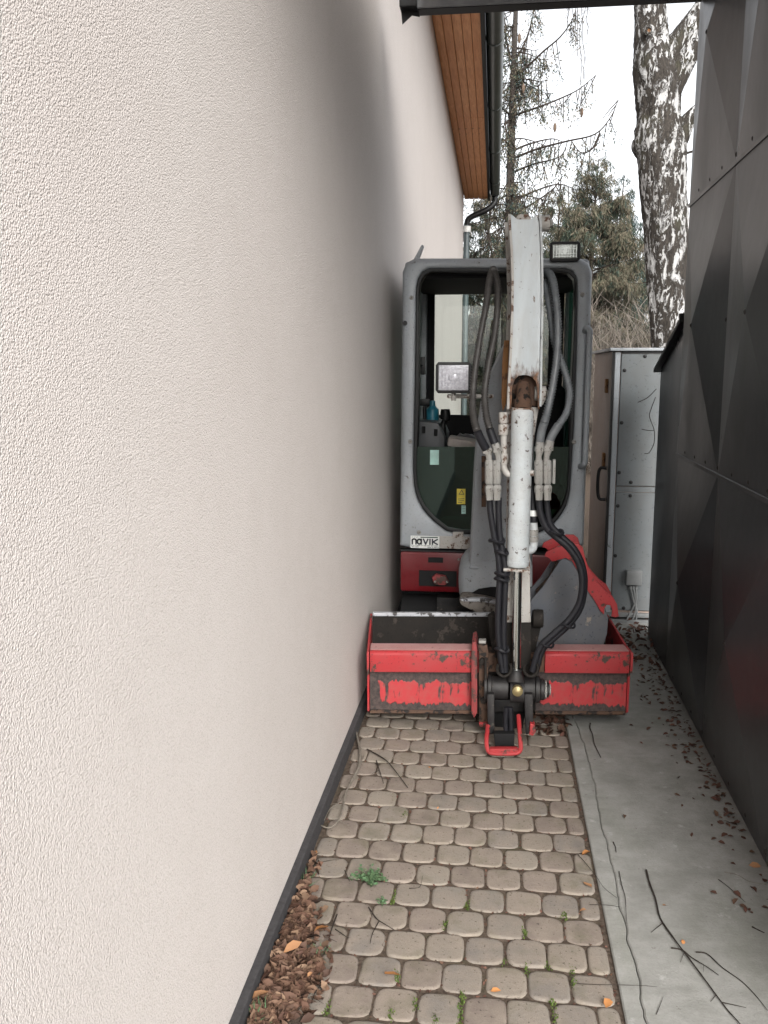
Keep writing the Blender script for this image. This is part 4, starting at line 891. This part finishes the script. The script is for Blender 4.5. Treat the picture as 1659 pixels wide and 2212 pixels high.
def conifer(name, base, H, top_lean, rad, whorls, label, mats, seed, z0=.6, per=7, ln=.30, wd=.03, step=.13, group='conifers behind the building', droop=.35, skip=0.0, up=.25, taper=1.0):
    rng = np.random.default_rng(seed); base = Vector(base); root = empty(name, base, label, 'tree', group)
    r0 = H * .016; tp = [base + Vector((top_lean * (t ** 1.5) + .04 * math.sin(7 * t), 0, H * t)) for t in np.linspace(0, 1, 14)]
    MB().tube(tp, [r0 * (1 - .9 * t) for t in np.linspace(0, 1, 14)], 10).build('trunk', M['bark'], root)
    bm_ = MB(); tips = []
    for k in range(whorls):
        f = (k + rng.uniform(0, .7)) / whorls; z = z0 + (H - z0) * f; c = base + Vector((top_lean * (z / H) ** 1.5, 0, z))
        for b in range(rng.integers(4, 7)):
            if rng.random() < skip: continue
            a = rng.uniform(0, 2 * math.pi); L = rad * (1 - f) ** taper * rng.uniform(.55, 1.1) + .15; P = []
            dr = droop * rng.uniform(.5, 1.4)
            for t in np.linspace(0, 1, 7):
                P.append(c + Vector((math.cos(a) * L * t, math.sin(a) * L * t, L * ((up + .45 * f * f) * t - dr * 2 * t * t + dr * 1.3 * t ** 3.5) + rng.normal() * .012)))
            bm_.tube(P, [max(.004, .013 * L * (1 - .8 * t)) for t in np.linspace(0, 1, 7)], 4, cap=False)
            for s_ in resample(spline(P, 3), step)[2:]: tips.append(s_)
            # side shoots
            for q in range(int(L / .35)):
                i = rng.integers(2, 6); sd_ = Vector((-math.sin(a), math.cos(a), -.3)) * (1 if q % 2 else -1) + Vector((math.cos(a), math.sin(a), 0)) * .7
                e = P[i] + sd_ * L * .22 * rng.uniform(.5, 1); bm_.tube([P[i], e], [.006, .003], 3, cap=False); tips += [P[i].lerp(e, .5), e]
    bo = bm_.build('branches', M['twig'], root, fix=False)
    T = np.array([tuple(p) for p in tips]); sel = rng.random(len(T))
    for i, m_ in enumerate(mats):
        S = T[(sel >= i / len(mats)) & (sel < (i + 1) / len(mats))]
        V, F = hang(S, per, ln, wd, .35, rng); rawmesh('foliage', V, F, M[m_], root, origin=tuple(base))
    return root

# thin half dead conifer against the sky, its boughs taken one by one
TY = 17.5
def tp_(x, y, d=0): return at(x, y, TY + d)
b0 = gz(1098, 470); tb = at(1092, 800, TY); tb = Vector((tb.x, TY, -.03))
T1 = empty('sparse_conifer', tb, 'thin half bare conifer with drooping twigs and long bare boughs against the white sky', 'tree', 'conifers behind the building')
tr = [tb, at(1096, 620, TY), at(1100, 470, TY), at(1104, 330, TY), at(1108, 200, TY), at(1111, 100, TY), at(1115, 0, TY), at(1120, -150, TY)]
MB().tube(spline(tr, 4), [.105 - .0027 * i for i in range(len(spline(tr, 4)))], 8).build('trunk', M['bark'], T1)
rng = np.random.default_rng(11)
main = [[(1109, 165, 0), (1145, 138, -.1), (1175, 110, -.2), (1210, 80, -.3), (1235, 45, -.3), (1246, 12, -.3)], [(1107, 250, 0), (1150, 236, .1), (1205, 215, .2), (1250, 193, .2), (1288, 162, .2)],
        [(1103, 345, 0), (1160, 322, -.2), (1225, 305, -.4), (1285, 290, -.5), (1318, 255, -.5), (1336, 215, -.5)], [(1102, 375, 0), (1150, 355, .2), (1210, 338, .3), (1228, 300, .3)],
        [(1100, 330, 0), (1140, 312, .2), (1190, 300, .4), (1215, 306, .5)], [(1098, 440, 0), (1150, 415, -.2), (1205, 398, -.3), (1245, 410, -.4)], [(1098, 470, 0), (1150, 440, .2), (1195, 408, .2), (1215, 380, .2)],
        [(1110, 150, 0), (1095, 90, 0), (1088, 20, 0)], [(1107, 140, 0), (1135, 90, .3), (1150, 40, .4), (1160, -20, .4)], [(1106, 255, 0), (1085, 235, .2), (1060, 250, .2)],
        [(1104, 320, 0), (1085, 300, -.2), (1062, 310, -.2)], [(1102, 420, 0), (1080, 430, .1), (1050, 470, .1)], [(1296, 288, -.5), (1280, 320, -.5), (1255, 330, -.5), (1235, 305, -.5)]]
twm = MB(); tips = []
def bough(P, r=.024):
    S = spline(P, 4); twm.tube(S, [max(.006, r * (1 - .75 * i / (len(S) - 1))) for i in range(len(S))], 5, cap=False)
    for s_ in resample(S, .085)[1:]:
        if rng.random() < .85:
            e = s_ + Vector((rng.normal() * .10, rng.normal() * .10, -rng.uniform(.10, .55))); twm.tube([s_, s_.lerp(e, .5) + Vector((rng.normal() * .02, 0, 0)), e], [.011, .009, .006], 3, cap=False)
            if rng.random() < .7: tips.extend([s_.lerp(e, t) + Vector(rng.normal(size=3) * .012) for t in np.linspace(.2, 1.25, 9)])
for q in main: bough([tp_(*p) for p in q])
for k in range(46):                            # shorter boughs all round the stem
    y = rng.uniform(20, 640); c = at(1115 - (y / 470) * 15, y, TY); a = rng.uniform(0, 2 * math.pi); L = rng.uniform(.35, 1.0) * (.55 + y / 640)
    P = [c + Vector((math.cos(a) * L * t, math.sin(a) * L * t, L * (.22 * t - .75 * t * t + .38 * t ** 4))) for t in np.linspace(0, 1, 6)]; bough(P, .014)
twm.build('branches', M['twig'], T1, fix=False)
S = np.array([tuple(p) for p in tips]); sel = rng.random(len(S))
for m_, a, b in (('needles_brown', 0, .62), ('needles_green', .62, .85), ('needles_blue', .85, 1)):
    V, F = hang(S[(sel >= a) & (sel < b)], 6, .12, .02, .7, rng); rawmesh('foliage', V, F, M[m_], T1, origin=tuple(tb))
for x, y in ((1122, 72), (1131, 180), (1257, 232), (1199, 265)):
    p = at(x, y, TY - .3); MB().tube([p, p - Vector((0, 0, .04)), p - Vector((0, 0, .11)), p - Vector((0, 0, .17))], [.008, .03, .032, .008], 8).build('cone', M['cone'], T1)

conifer('spruce', (at(1290, 352, 17).x, 17, -.03), at(1290, 352, 17).z + .1, 0, 2.15, 46, 'broad brown and olive spruce rising between the cab and the birch', ['needles_brown', 'needles_brown', 'needles_green'], 21, z0=.4, per=46, ln=.19, wd=.013, step=.09, taper=.88)
conifer('spruce', (at(1345, 395, 21).x, 21, -.03), at(1345, 395, 21).z + .2, 0, 1.5, 22, 'blue green spruce half hidden behind the broad brown spruce', ['needles_blue', 'needles_green'], 22, z0=.5, per=36, ln=.2, wd=.016, step=.11, taper=.8)
conifer('spruce', (at(1210, 395, 22).x, 22, -.03), at(1210, 395, 22).z, 0, 1.7, 22, 'dull olive spruce seen just right of the top of the white arm', ['needles_brown', 'needles_green'], 23, z0=.5, per=36, ln=.2, wd=.016, step=.11, taper=.8)
conifer('spruce', (at(1060, 400, 20).x, 20, -.03), at(1060, 380, 20).z, 0, 1.5, 24, 'dark green spruce behind the downpipe at the corner of the building', ['needles_green', 'needles_green', 'needles_brown'], 24, z0=.5, per=36, ln=.2, wd=.016, step=.11, taper=.75)
conifer('spruce', (at(1400, 470, 24).x, 24, -.03), at(1400, 465, 24).z, 0, 1.2, 18, 'small blue green spruce far behind the birch trunk', ['needles_blue'], 25, z0=.5, per=9, ln=.45, wd=.06, step=.2)
conifer('spruce', (at(1130, 470, 26).x, 26, -.03), at(1130, 440, 26).z, 0, 2.2, 20, 'wide dark spruce far back, low behind the white arm', ['needles_green', 'needles_brown'], 26, z0=.5, per=9, ln=.5, wd=.06, step=.2)

# birch
BYD = 8.0
BR = empty('birch_tree', (at(1452, 745, BYD).x + .1, BYD, -.03), 'white and black barked birch trunk with forked limbs behind the dark metal wall', 'tree')
cen = [(1474, 1160, 88), (1452, 748, 80), (1441, 620, 76), (1439, 504, 84), (1432, 420, 86), (1427, 336, 92), (1423, 300, 92), (1423, 252, 82), (1420, 200, 84), (1414, 150, 82), (1408, 100, 68), (1405, 50, 60), (1404, 0, 56), (1402, -90, 52), (1396, -260, 46)]
def barktube(cl, seed, n=40, step=.018, ridge=1.0):
    cp = spline([at(x, y, BYD) for x, y, w_ in cl], 10); cr = spline([Vector((w_ / 2 * 8.15 / FPX, 0, 0)) for x, y, w_ in cl], 10)
    rg_ = np.random.default_rng(seed); V = []; m = len(cp); ph = rg_.uniform(0, 6.28, 40)
    for i, (c, r_) in enumerate(zip(cp, cr)):
        t = (cp[min(i + 1, m - 1)] - cp[max(i - 1, 0)]).normalized(); u = t.cross(Vector((0, 1, 0))).normalized(); w_ = t.cross(u)
        for k in range(n):
            a = 2 * math.pi * k / n; z = i * .55
            d = ridge * (.028 * math.sin(7 * a + 1.2 * math.sin(z * .35 + ph[0]) + ph[1]) + .03 * math.sin(11 * a + 1.9 * math.sin(z * .5 + ph[2])) + .022 * math.sin(3 * a + z * .21 + ph[3]) + .016 * math.sin(17 * a - z * .8 + ph[4]) + rg_.normal() * .012)
            V.append(c + (u * math.cos(a) + w_ * math.sin(a)) * r_.x * (1 + d))
    F = [(i * n + k, i * n + (k + 1) % n, (i + 1) * n + (k + 1) % n, (i + 1) * n + k) for i in range(m - 1) for k in range(n)]
    return MB().add(V, F)
barktube(cen, 1).build('trunk', M['birch'], BR, angle=180)
barktube([(1418, 175, 60), (1440, 128, 50), (1462, 96, 44), (1488, 62, 42), (1520, 20, 40), (1560, -40, 36)], 2).build('limb', M['birch'], BR, angle=180)
barktube([(1424, 235, 60), (1448, 185, 50), (1474, 135, 46), (1500, 95, 42), (1540, 40, 40)], 3).build('limb', M['birch'], BR, angle=180)
barktube([(1448, 330, 50), (1466, 298, 40), (1482, 268, 32), (1504, 244, 28), (1540, 215, 24)], 4).build('limb', M['birch'], BR, angle=180)
barktube([(1412, 330, 50), (1394, 322, 46), (1380, 312, 34), (1372, 300, 12)], 5).build('burl', M['birch'], BR, angle=180)
for x, y, r_, mt in ((1402, 66, .030, 'rust'), (1427, 186, .042, 'black')):
    p = at(x, y, BYD - .16); pts = [(p.x + r_ * math.cos(a), p.y - .01, p.z + r_ * math.sin(a)) for a in [2 * math.pi * k / 14 for k in range(15)]]
    kn = MB().tube(pts, [.016] * 15, 7, cap=False).build('knot', M['birch'], BR); MB().tube([p + Vector((0, .02, 0)), p + Vector((0, -.004, 0))], [r_, r_ * .8], 12).build('knot_core', M[mt], kn)
MB().tube(spline([at(1470, 340, BYD), at(1492, 328, BYD), at(1530, 326, BYD)], 4), .010, 5).build('twig', M['twig'], BR)
hg = MB(); rh = random.Random(9)
for x0, y1 in ((1255, 240), (1248, 120), (1262, 170), (1225, 50), (1238, 70), (1268, 60)):
    P = [at(x0 + rh.uniform(-3, 3) + 2 * math.sin(k), -60 + (y1 + 60) * k / 9, 11.0) for k in range(10)]; hg.tube(P, .0045, 3)
    for k in range(4, 10): hg.tube([P[k], P[k] + Vector((rh.uniform(-.07, .07), 0, -rh.uniform(.05, .15)))], .003, 3)
hgo = hg.build('hanging_twigs', M['twig'], BR, fix=False)

# bare brush far behind, one uncountable mass
rng = np.random.default_rng(31); n = 42000
X = rng.uniform(1.2, 8, n); Yv = rng.uniform(13.5, 16.5, n); Z = rng.uniform(-.05, 2.6, n) * rng.uniform(.3, 1, n)
V, F = blades(np.stack([X, Yv, Z], 1), np.stack([rng.normal(size=n) * .8, rng.normal(size=n) * .6, np.ones(n)], 1), rng.uniform(.15, .7, n), rng.uniform(.005, .012, n), rng)
o = rawmesh('brush', V, F, M['brush'], origin=(4, 22, 0)); tag(o, 'grey brown bare brush filling the ground far behind the cabinet', 'brush', kind='stuff')
n = 26000; X = rng.uniform(-14, 30, n); Yv = rng.uniform(27, 34, n); Z = rng.uniform(0, 3.2, n) * rng.uniform(.4, 1, n)
V, F = blades(np.stack([X, Yv, Z], 1), np.stack([rng.normal(size=n) * .4, rng.normal(size=n) * .2, np.ones(n)], 1), rng.uniform(.5, 2.0, n), rng.uniform(.03, .08, n), rng)
o = rawmesh('far_wood', V, F, M['brush'], origin=(8, 30, 0)); tag(o, 'pale bare wood at the very back, seen past the cab', 'wood', kind='stuff')

# ------------------------------------------------------------ leaves, moss, weeds, twigs
def leafquads(P, size, rng, flat=.5, lift=.012):
    """each leaf: two folded halves, four quads, own tilt"""
    V = []; F = []
    for p in P:
        s_ = size * rng.uniform(.45, 1.45); a = rng.uniform(0, 6.28); tilt = Matrix.Rotation(a, 3, 'Z') @ Matrix.Rotation(rng.normal() * flat, 3, 'X') @ Matrix.Rotation(rng.normal() * flat, 3, 'Y')
        c = rng.uniform(.15, .5) * s_; cr = rng.uniform(-.25, .35) * s_; n0 = len(V)
        pts = [(-.5, 0, 0), (-.18, -.30, c), (.18, -.24, c * .8), (.5, 0, cr), (.18, .24, c * .9), (-.18, .30, c), (-.15, 0, .03 * s_), (.18, 0, .02 * s_)]
        for x, y, z in pts: V.append(Vector(p) + tilt @ Vector((x * s_, y * s_ * .9, z * .5)) + Vector((0, 0, lift)))
        F += [(n0, n0 + 1, n0 + 6, n0 + 5), (n0 + 1, n0 + 2, n0 + 7, n0 + 6), (n0 + 2, n0 + 3, n0 + 4, n0 + 7), (n0 + 6, n0 + 7, n0 + 4, n0 + 5)]
    return [tuple(v) for v in V], F
rng = np.random.default_rng(41)
hp = []                                        # heap against the plinth
for y0, wd, cnt in [(1.6, .10, 60), (1.75, .10, 60), (1.9, .11, 110), (2.0, .14, 160), (2.1, .145, 180), (2.2, .125, 150), (2.3, .09, 80), (2.4, .06, 30), (2.5, .04, 12), (2.65, .03, 4)]:
    for _ in range(cnt * 2):
        u = abs(rng.normal()) * .5
        if u > 1.15: continue
        hp.append((XW + .008 + u * wd, y0 + rng.uniform(-.08, .08), .020 * max(0, 1 - u) * rng.uniform(.2, 1)))
V, F = leafquads(hp, .032, rng, .65, .006); o = rawmesh('leaf_heap', V, F, M['litter'], origin=(-.5, 2.1, 0)); tag(o, 'heap of brown dead leaves piled against the dark plinth of the cream wall', 'leaves', kind='stuff')
fp = []
for _ in range(430):                           # strip along the foot of the metal wall
    y = rng.uniform(2.5, 5.0); u = abs(rng.normal()); fp.append((XF(y) - .01 - u * .055 * (1 if y < 4.1 else 1.5), y, .006))
for _ in range(60): y = rng.uniform(2.0, 5.0); fp.append((rng.uniform(.45, .9), y, .006))
fp = [p for p in fp if rng.random() < (.15 if p[1] < 2.9 else .55 if p[1] < 3.3 else .75)]
V, F = leafquads(fp, .023, rng, .3, .004); o = rawmesh('leaf_litter', V, F, M['litterdark'], origin=(.85, 3.7, 0)); tag(o, 'thin scatter of dark dead leaves along the foot of the metal wall', 'leaves', kind='stuff')
fp = [(rng.uniform(.2, 1.9), rng.uniform(4.75, 7.5), rng.uniform(0, .03)) for _ in range(2600)] + [(rng.uniform(.20, .36), rng.uniform(3.75, 4.1), .004) for _ in range(90)]
V, F = leafquads(fp, .040, rng, .5, .004); o = rawmesh('leaf_carpet', V, F, M['litterdark'], origin=(1, 6, 0)); tag(o, 'carpet of wet dark leaves in front of the grey cabinet and under the wide bucket', 'leaves', kind='stuff')
# crumbs and moss in the joints
jp = []; mo = []
for k in range(-2, 18):
    yj = 2.0688 + k * PY; off = -.391 + (0 if k % 2 else PX / 2)
    for _ in range(26): jp.append((rng.uniform(XW, XE), yj + rng.normal() * .0035, -.006))
    for x0 in off + PX * np.arange(-2, 7):
        if XW < x0 < XE:
            for _ in range(4): jp.append((x0 + rng.normal() * .0035, yj + rng.uniform(0, PY), -.006))
            pm = .12 if yj < 2.5 else .03
            if rng.random() < pm and yj < 3.2:
                for _ in range(rng.integers(12, 45)): mo.append((x0 + rng.normal() * .0042, yj + abs(rng.normal()) * .03, -.004))
V, F = leafquads(jp, .009, rng, .6, .003); o = rawmesh('joint_debris', V, F, M['litterdark'], path, origin=(0, 2.5, 0)); tag(o, kind='stuff')
for c in (c7(635, 1548), c7(640, 1600), c7(530, 1720), c7(385, 1345), c7(400, 1530), c7(600, 1260), c7(60, 1680), c7(545, 1790), c6(1065, 1775), c6(1175, 1960), c6(1465, 1960), c6(1365, 1445), c6(1110, 750), c6(1020, 2020), c6(1300, 2050)):
    p = gz(*c)
    for _ in range(34): mo.append((p.x + rng.normal() * .004, p.y + rng.normal() * .012, -.003 + abs(rng.normal()) * .002))
mo = np.array(mo); V, F = blades(mo, np.stack([rng.normal(size=len(mo)) * .5, rng.normal(size=len(mo)) * .5, np.ones(len(mo))], 1), .008, .004, rng)
o = rawmesh('moss', V, F, M['moss'], path, origin=(0, 2.2, 0)); tag(o, kind='stuff')
def grasstuft(c, label, n, h, seed, mat='weed'):
    r_ = np.random.default_rng(seed); p = gz(*c); P = np.array([(p.x + r_.normal() * .018, p.y + r_.normal() * .022, -.006) for _ in range(n)])
    V, F = blades(P, np.stack([r_.normal(size=n) * .6, r_.normal(size=n) * .6, np.ones(n)], 1), h * r_.uniform(.5, 1.2, n), .0035, r_); o = rawmesh('grass_tuft', V, F, M[mat], origin=tuple(p)); tag(o, label, 'grass', 'grass tufts along the wall')
grasstuft(c6(150, 2020), 'small grass tuft at the plinth in the bottom corner, nearest the viewer', 70, .06, 1)
grasstuft(c6(440, 1180), 'small grass tuft at the plinth at the far end of the leaf heap', 40, .05, 2)
grasstuft(c6(560, 1640), 'green tuft growing out of the inner edge of the leaf heap', 36, .035, 3)
def weed(name, c, label, n, spread, size, seed):
    r_ = np.random.default_rng(seed); p = gz(*c); root = empty(name, p, label, 'weed', 'weeds between the pavers'); st = MB(); P = []
    for k in range(n):
        a = r_.uniform(0, 6.28); L = spread * r_.uniform(.2, 1); e = p + Vector((math.cos(a) * L * 1.1, math.sin(a) * L * .8, r_.uniform(.006, .03))); st.tube([p, p.lerp(e, .5) + Vector((0, 0, .012)), e], .0009, 3)
        for t in (.45, .7, .85, 1.0): P += [tuple(p.lerp(e, t) + Vector((r_.normal() * .006, r_.normal() * .006, .008 * (1 - t)))) for _ in range(2)]
    st.build('stems', M['weed'], root, fix=False); V, F = leafquads(P, size, r_, .35, .002); rawmesh('leaves', V, F, M['weed'], root, origin=tuple(p))
weed('weed', c6(885, 1180), 'sprawling green weed clump growing from a paver joint', 34, .062, .012, 5)
weed('weed', c6(968, 1330), 'tiny green sprig one row nearer than the sprawling weed clump', 5, .014, .010, 6)

LEAF = [(c7(708, 938), 'orange', 'orange fallen leaf on the outermost paver beside the kerb, farther than the others there', .026), (c7(716, 1104), 'tan', 'brown curled leaf in the gap between pavers and kerb', .024), (c7(1117, 1210), 'tan', 'small tan leaf on the concrete beside the upper half of the long twig', .024),
        (c7(1214, 1402), 'orange', 'small orange leaf on the concrete where the twigs cross', .024), (c7(820, 1726), 'orange', 'bright orange leaf at the kerb edge of the pavers, closest to the viewer', .030), (c7(1592, 1002), 'tan', 'tan leaf on the concrete at the foot of the metal wall', .034),
        (c7(236, 1656), 'orange', 'orange leaf scrap in a mossy joint in the front rows of pavers', .018), (c7(690, 1236), 'tan', 'pale tan leaf scrap lying beside the half pavers at the kerb', .020), (c6(585, 1540), 'orange', 'light orange leaf on the far edge of the leaf heap', .036), (c6(540, 1005), 'orange', 'orange leaf on a paver near the plinth, beyond the leaf heap', .034),
        (c6(1010, 1795), 'orange', 'folded orange leaf standing in a mossy joint in the middle of the path', .042), (c6(512, 1838), 'tan', 'tan leaf lying on the near side of the leaf heap', .030), (c6(1265, 458), 'orange', 'small orange leaf on the pavers nearest the wide bucket', .026), (c6(1320, 716), 'orange', 'small orange leaf in a joint in the middle distance of the path', .020),
        (c6(200, 1975), 'tan', 'tan leaf on the heap close to the bottom corner', .040), (c6(400, 1660), 'tan', 'large pale leaf on top of the leaf heap', .045)]
for i, (c, mt, lb, sz) in enumerate(LEAF):
    r_ = np.random.default_rng(100 + i); p = gz(*c); V, F = leafquads([(p.x, p.y, .002 if i != 10 else .012)], sz / .9, r_, .22 if i != 10 else .5, .004 + (.03 if i in (8, 11, 14, 15) else 0)); o = rawmesh('fallen_leaf', V, F, M[mt], origin=tuple(p)); tag(o, lb, 'leaf', 'single fallen leaves on the path')
def twig(pts, r0, label, conv, mat='twig', forks=0, seed=0, z=.004, grp='twigs on the ground'):
    rt = random.Random(seed + len(pts)); P = [gz(*conv(x, y)) for x, y in pts]; P = [p + Vector((0, 0, z + r0 + rt.uniform(0, .004))) for p in P]; S = spline(P, 4); n = len(S); r0 *= .68
    m_ = MB().tube(S, [r0 * (1 - .55 * i / (n - 1)) * rt.uniform(.85, 1.15) for i in range(n)], 6)
    o = m_.build('twig', M[mat], None, fix=False); tag(o, label, 'twig', grp)
    for k in range(forks):
        i = rt.randrange(n // 4, n - 2); d = (S[i + 1] - S[i]).normalized(); sd_ = Vector((-d.y, d.x, .1)) * rt.choice((-1, 1)); L = rt.uniform(.02, .05)
        MB().tube([S[i], S[i] + (d * .7 + sd_) * L], [r0 * .45, r0 * .2], 4).build('side_shoot', M[mat], o, fix=False)
twig([(730, 260), (728, 285), (742, 320), (752, 370), (785, 440)], .0045, 'short dark twig on the concrete close to the wide bucket', c7)
twig([(1022, 1030), (1040, 1100), (1070, 1180), (1095, 1280), (1165, 1390), (1240, 1490), (1330, 1610), (1440, 1755), (1500, 1825), (1560, 1900)], .0044, 'longest dark twig running down the concrete to the lower edge', c7, forks=3)
twig([(1152, 1437), (1210, 1450), (1260, 1490), (1340, 1540), (1400, 1582)], .0030, 'thin dark twig crossing the longest twig', c7, forks=2)
twig([(1280, 1460), (1340, 1470), (1420, 1540), (1520, 1610), (1600, 1690), (1655, 1765)], .0027, 'long thin curved twig on the concrete, on the wall side of the longest twig', c7)
twig([(880, 1035), (895, 1110), (912, 1170), (916, 1240), (920, 1310)], .0022, 'thin straight twig beside the long crack in the concrete', c7)
twig([(1400, 1075), (1450, 1115), (1540, 1195)], .0022, 'thin twig on the concrete halfway to the metal wall', c7)
twig([(1430, 1035), (1500, 1050), (1560, 1085), (1650, 1100)], .0016, 'fine pale twig reaching the foot of the metal wall', c7, 'twigpale')
twig([(1575, 1325), (1610, 1345), (1640, 1358)], .0035, 'stubby dark twig near the right hand end of the concrete', c7)
twig([(850, 880), (862, 910), (865, 935)], .0030, 'very short twig alone on the middle of the concrete strip', c7)
twig([(660, 1622), (760, 1628), (870, 1630), (1000, 1635), (1080, 1640)], .0014, 'straight fine twig lying across kerb and last paver', c7)
twig([(665, 945), (700, 985), (760, 1060), (800, 1120), (870, 1175)], .0016, 'fine twig slanting from the pavers over the kerb', c7)
twig([(725, 1205), (820, 1210), (885, 1218)], .0014, 'fine twig lying level over the kerb beside the crack', c7)
twig([(1075, 1780), (1100, 1720), (1110, 1690)], .0014, 'short fine twig on the concrete between the crack and the longest twig', c7)
twig([(872, 350), (960, 400), (1010, 440), (1080, 530), (1130, 597)], .0045, 'straight dark twig on the pavers in front of the bucket corner', c6)
twig([(788, 190), (815, 300), (827, 380), (815, 470), (770, 560), (735, 640), (715, 740), (680, 820), (625, 855), (565, 830)], .0075, 'thick grey hooked stem lying along the plinth', c6, 'twigpale', 2)
twig([(850, 390), (800, 520), (735, 620), (690, 690), (640, 720), (600, 800)], .0035, 'thin grey stem lying beside the thick hooked stem', c6, 'twigpale', 1)
twig([(930, 420), (955, 500), (975, 565)], .0040, 'short curled twig beside the straight dark twig', c6, forks=2)
twig([(525, 1072), (620, 1055), (710, 1040)], .0018, 'fine twig on the paver beside the plinth, beyond the leaf heap', c6)
twig([(880, 1350), (930, 1420), (985, 1460), (1045, 1495)], .0032, 'crooked twig on the pavers just nearer than the tiny green sprig', c6)
twig([(945, 1440), (905, 1520), (890, 1582)], .0026, 'short twig touching the end of the crooked twig', c6)
twig([(682, 1395), (650, 1480), (625, 1570), (600, 1650)], .0032, 'twig on the broken paver next to the leaf heap', c6, forks=1)
twig([(670, 1495), (750, 1550)], .0030, 'short twig in the gap between broken paver and its neighbour', c6)
twig([(730, 1115), (745, 1150), (760, 1185)], .0024, 'tiny straight twig left of the sprawling weed clump', c6)
twig([(1138, 1228), (1205, 1220), (1222, 1150)], .0018, 'fine bent twig on the paver right of the sprawling weed clump', c6)
twig([(592, 1828), (545, 1890), (520, 1962)], .0028, 'dark twig on the near paver at the edge of the leaf heap', c6, forks=1)
# dry vine on the low wall
VN = empty('dry_vine', at(1408, 930, 5.32), 'dry bare vine shoots sticking out from the end of the low dark wall', 'vine')
for q in ([(1418, 840), (1400, 858), (1385, 866), (1378, 869)], [(1416, 858), (1406, 885), (1403, 900), (1412, 925), (1414, 940), (1412, 960), (1402, 978), (1392, 980)], [(1412, 930), (1400, 930), (1386, 927)]):
    MB().tube(spline([at(x, y, 5.33) for x, y in q], 5), .0022, 5).build('shoot', M['twig'], VN, fix=False)
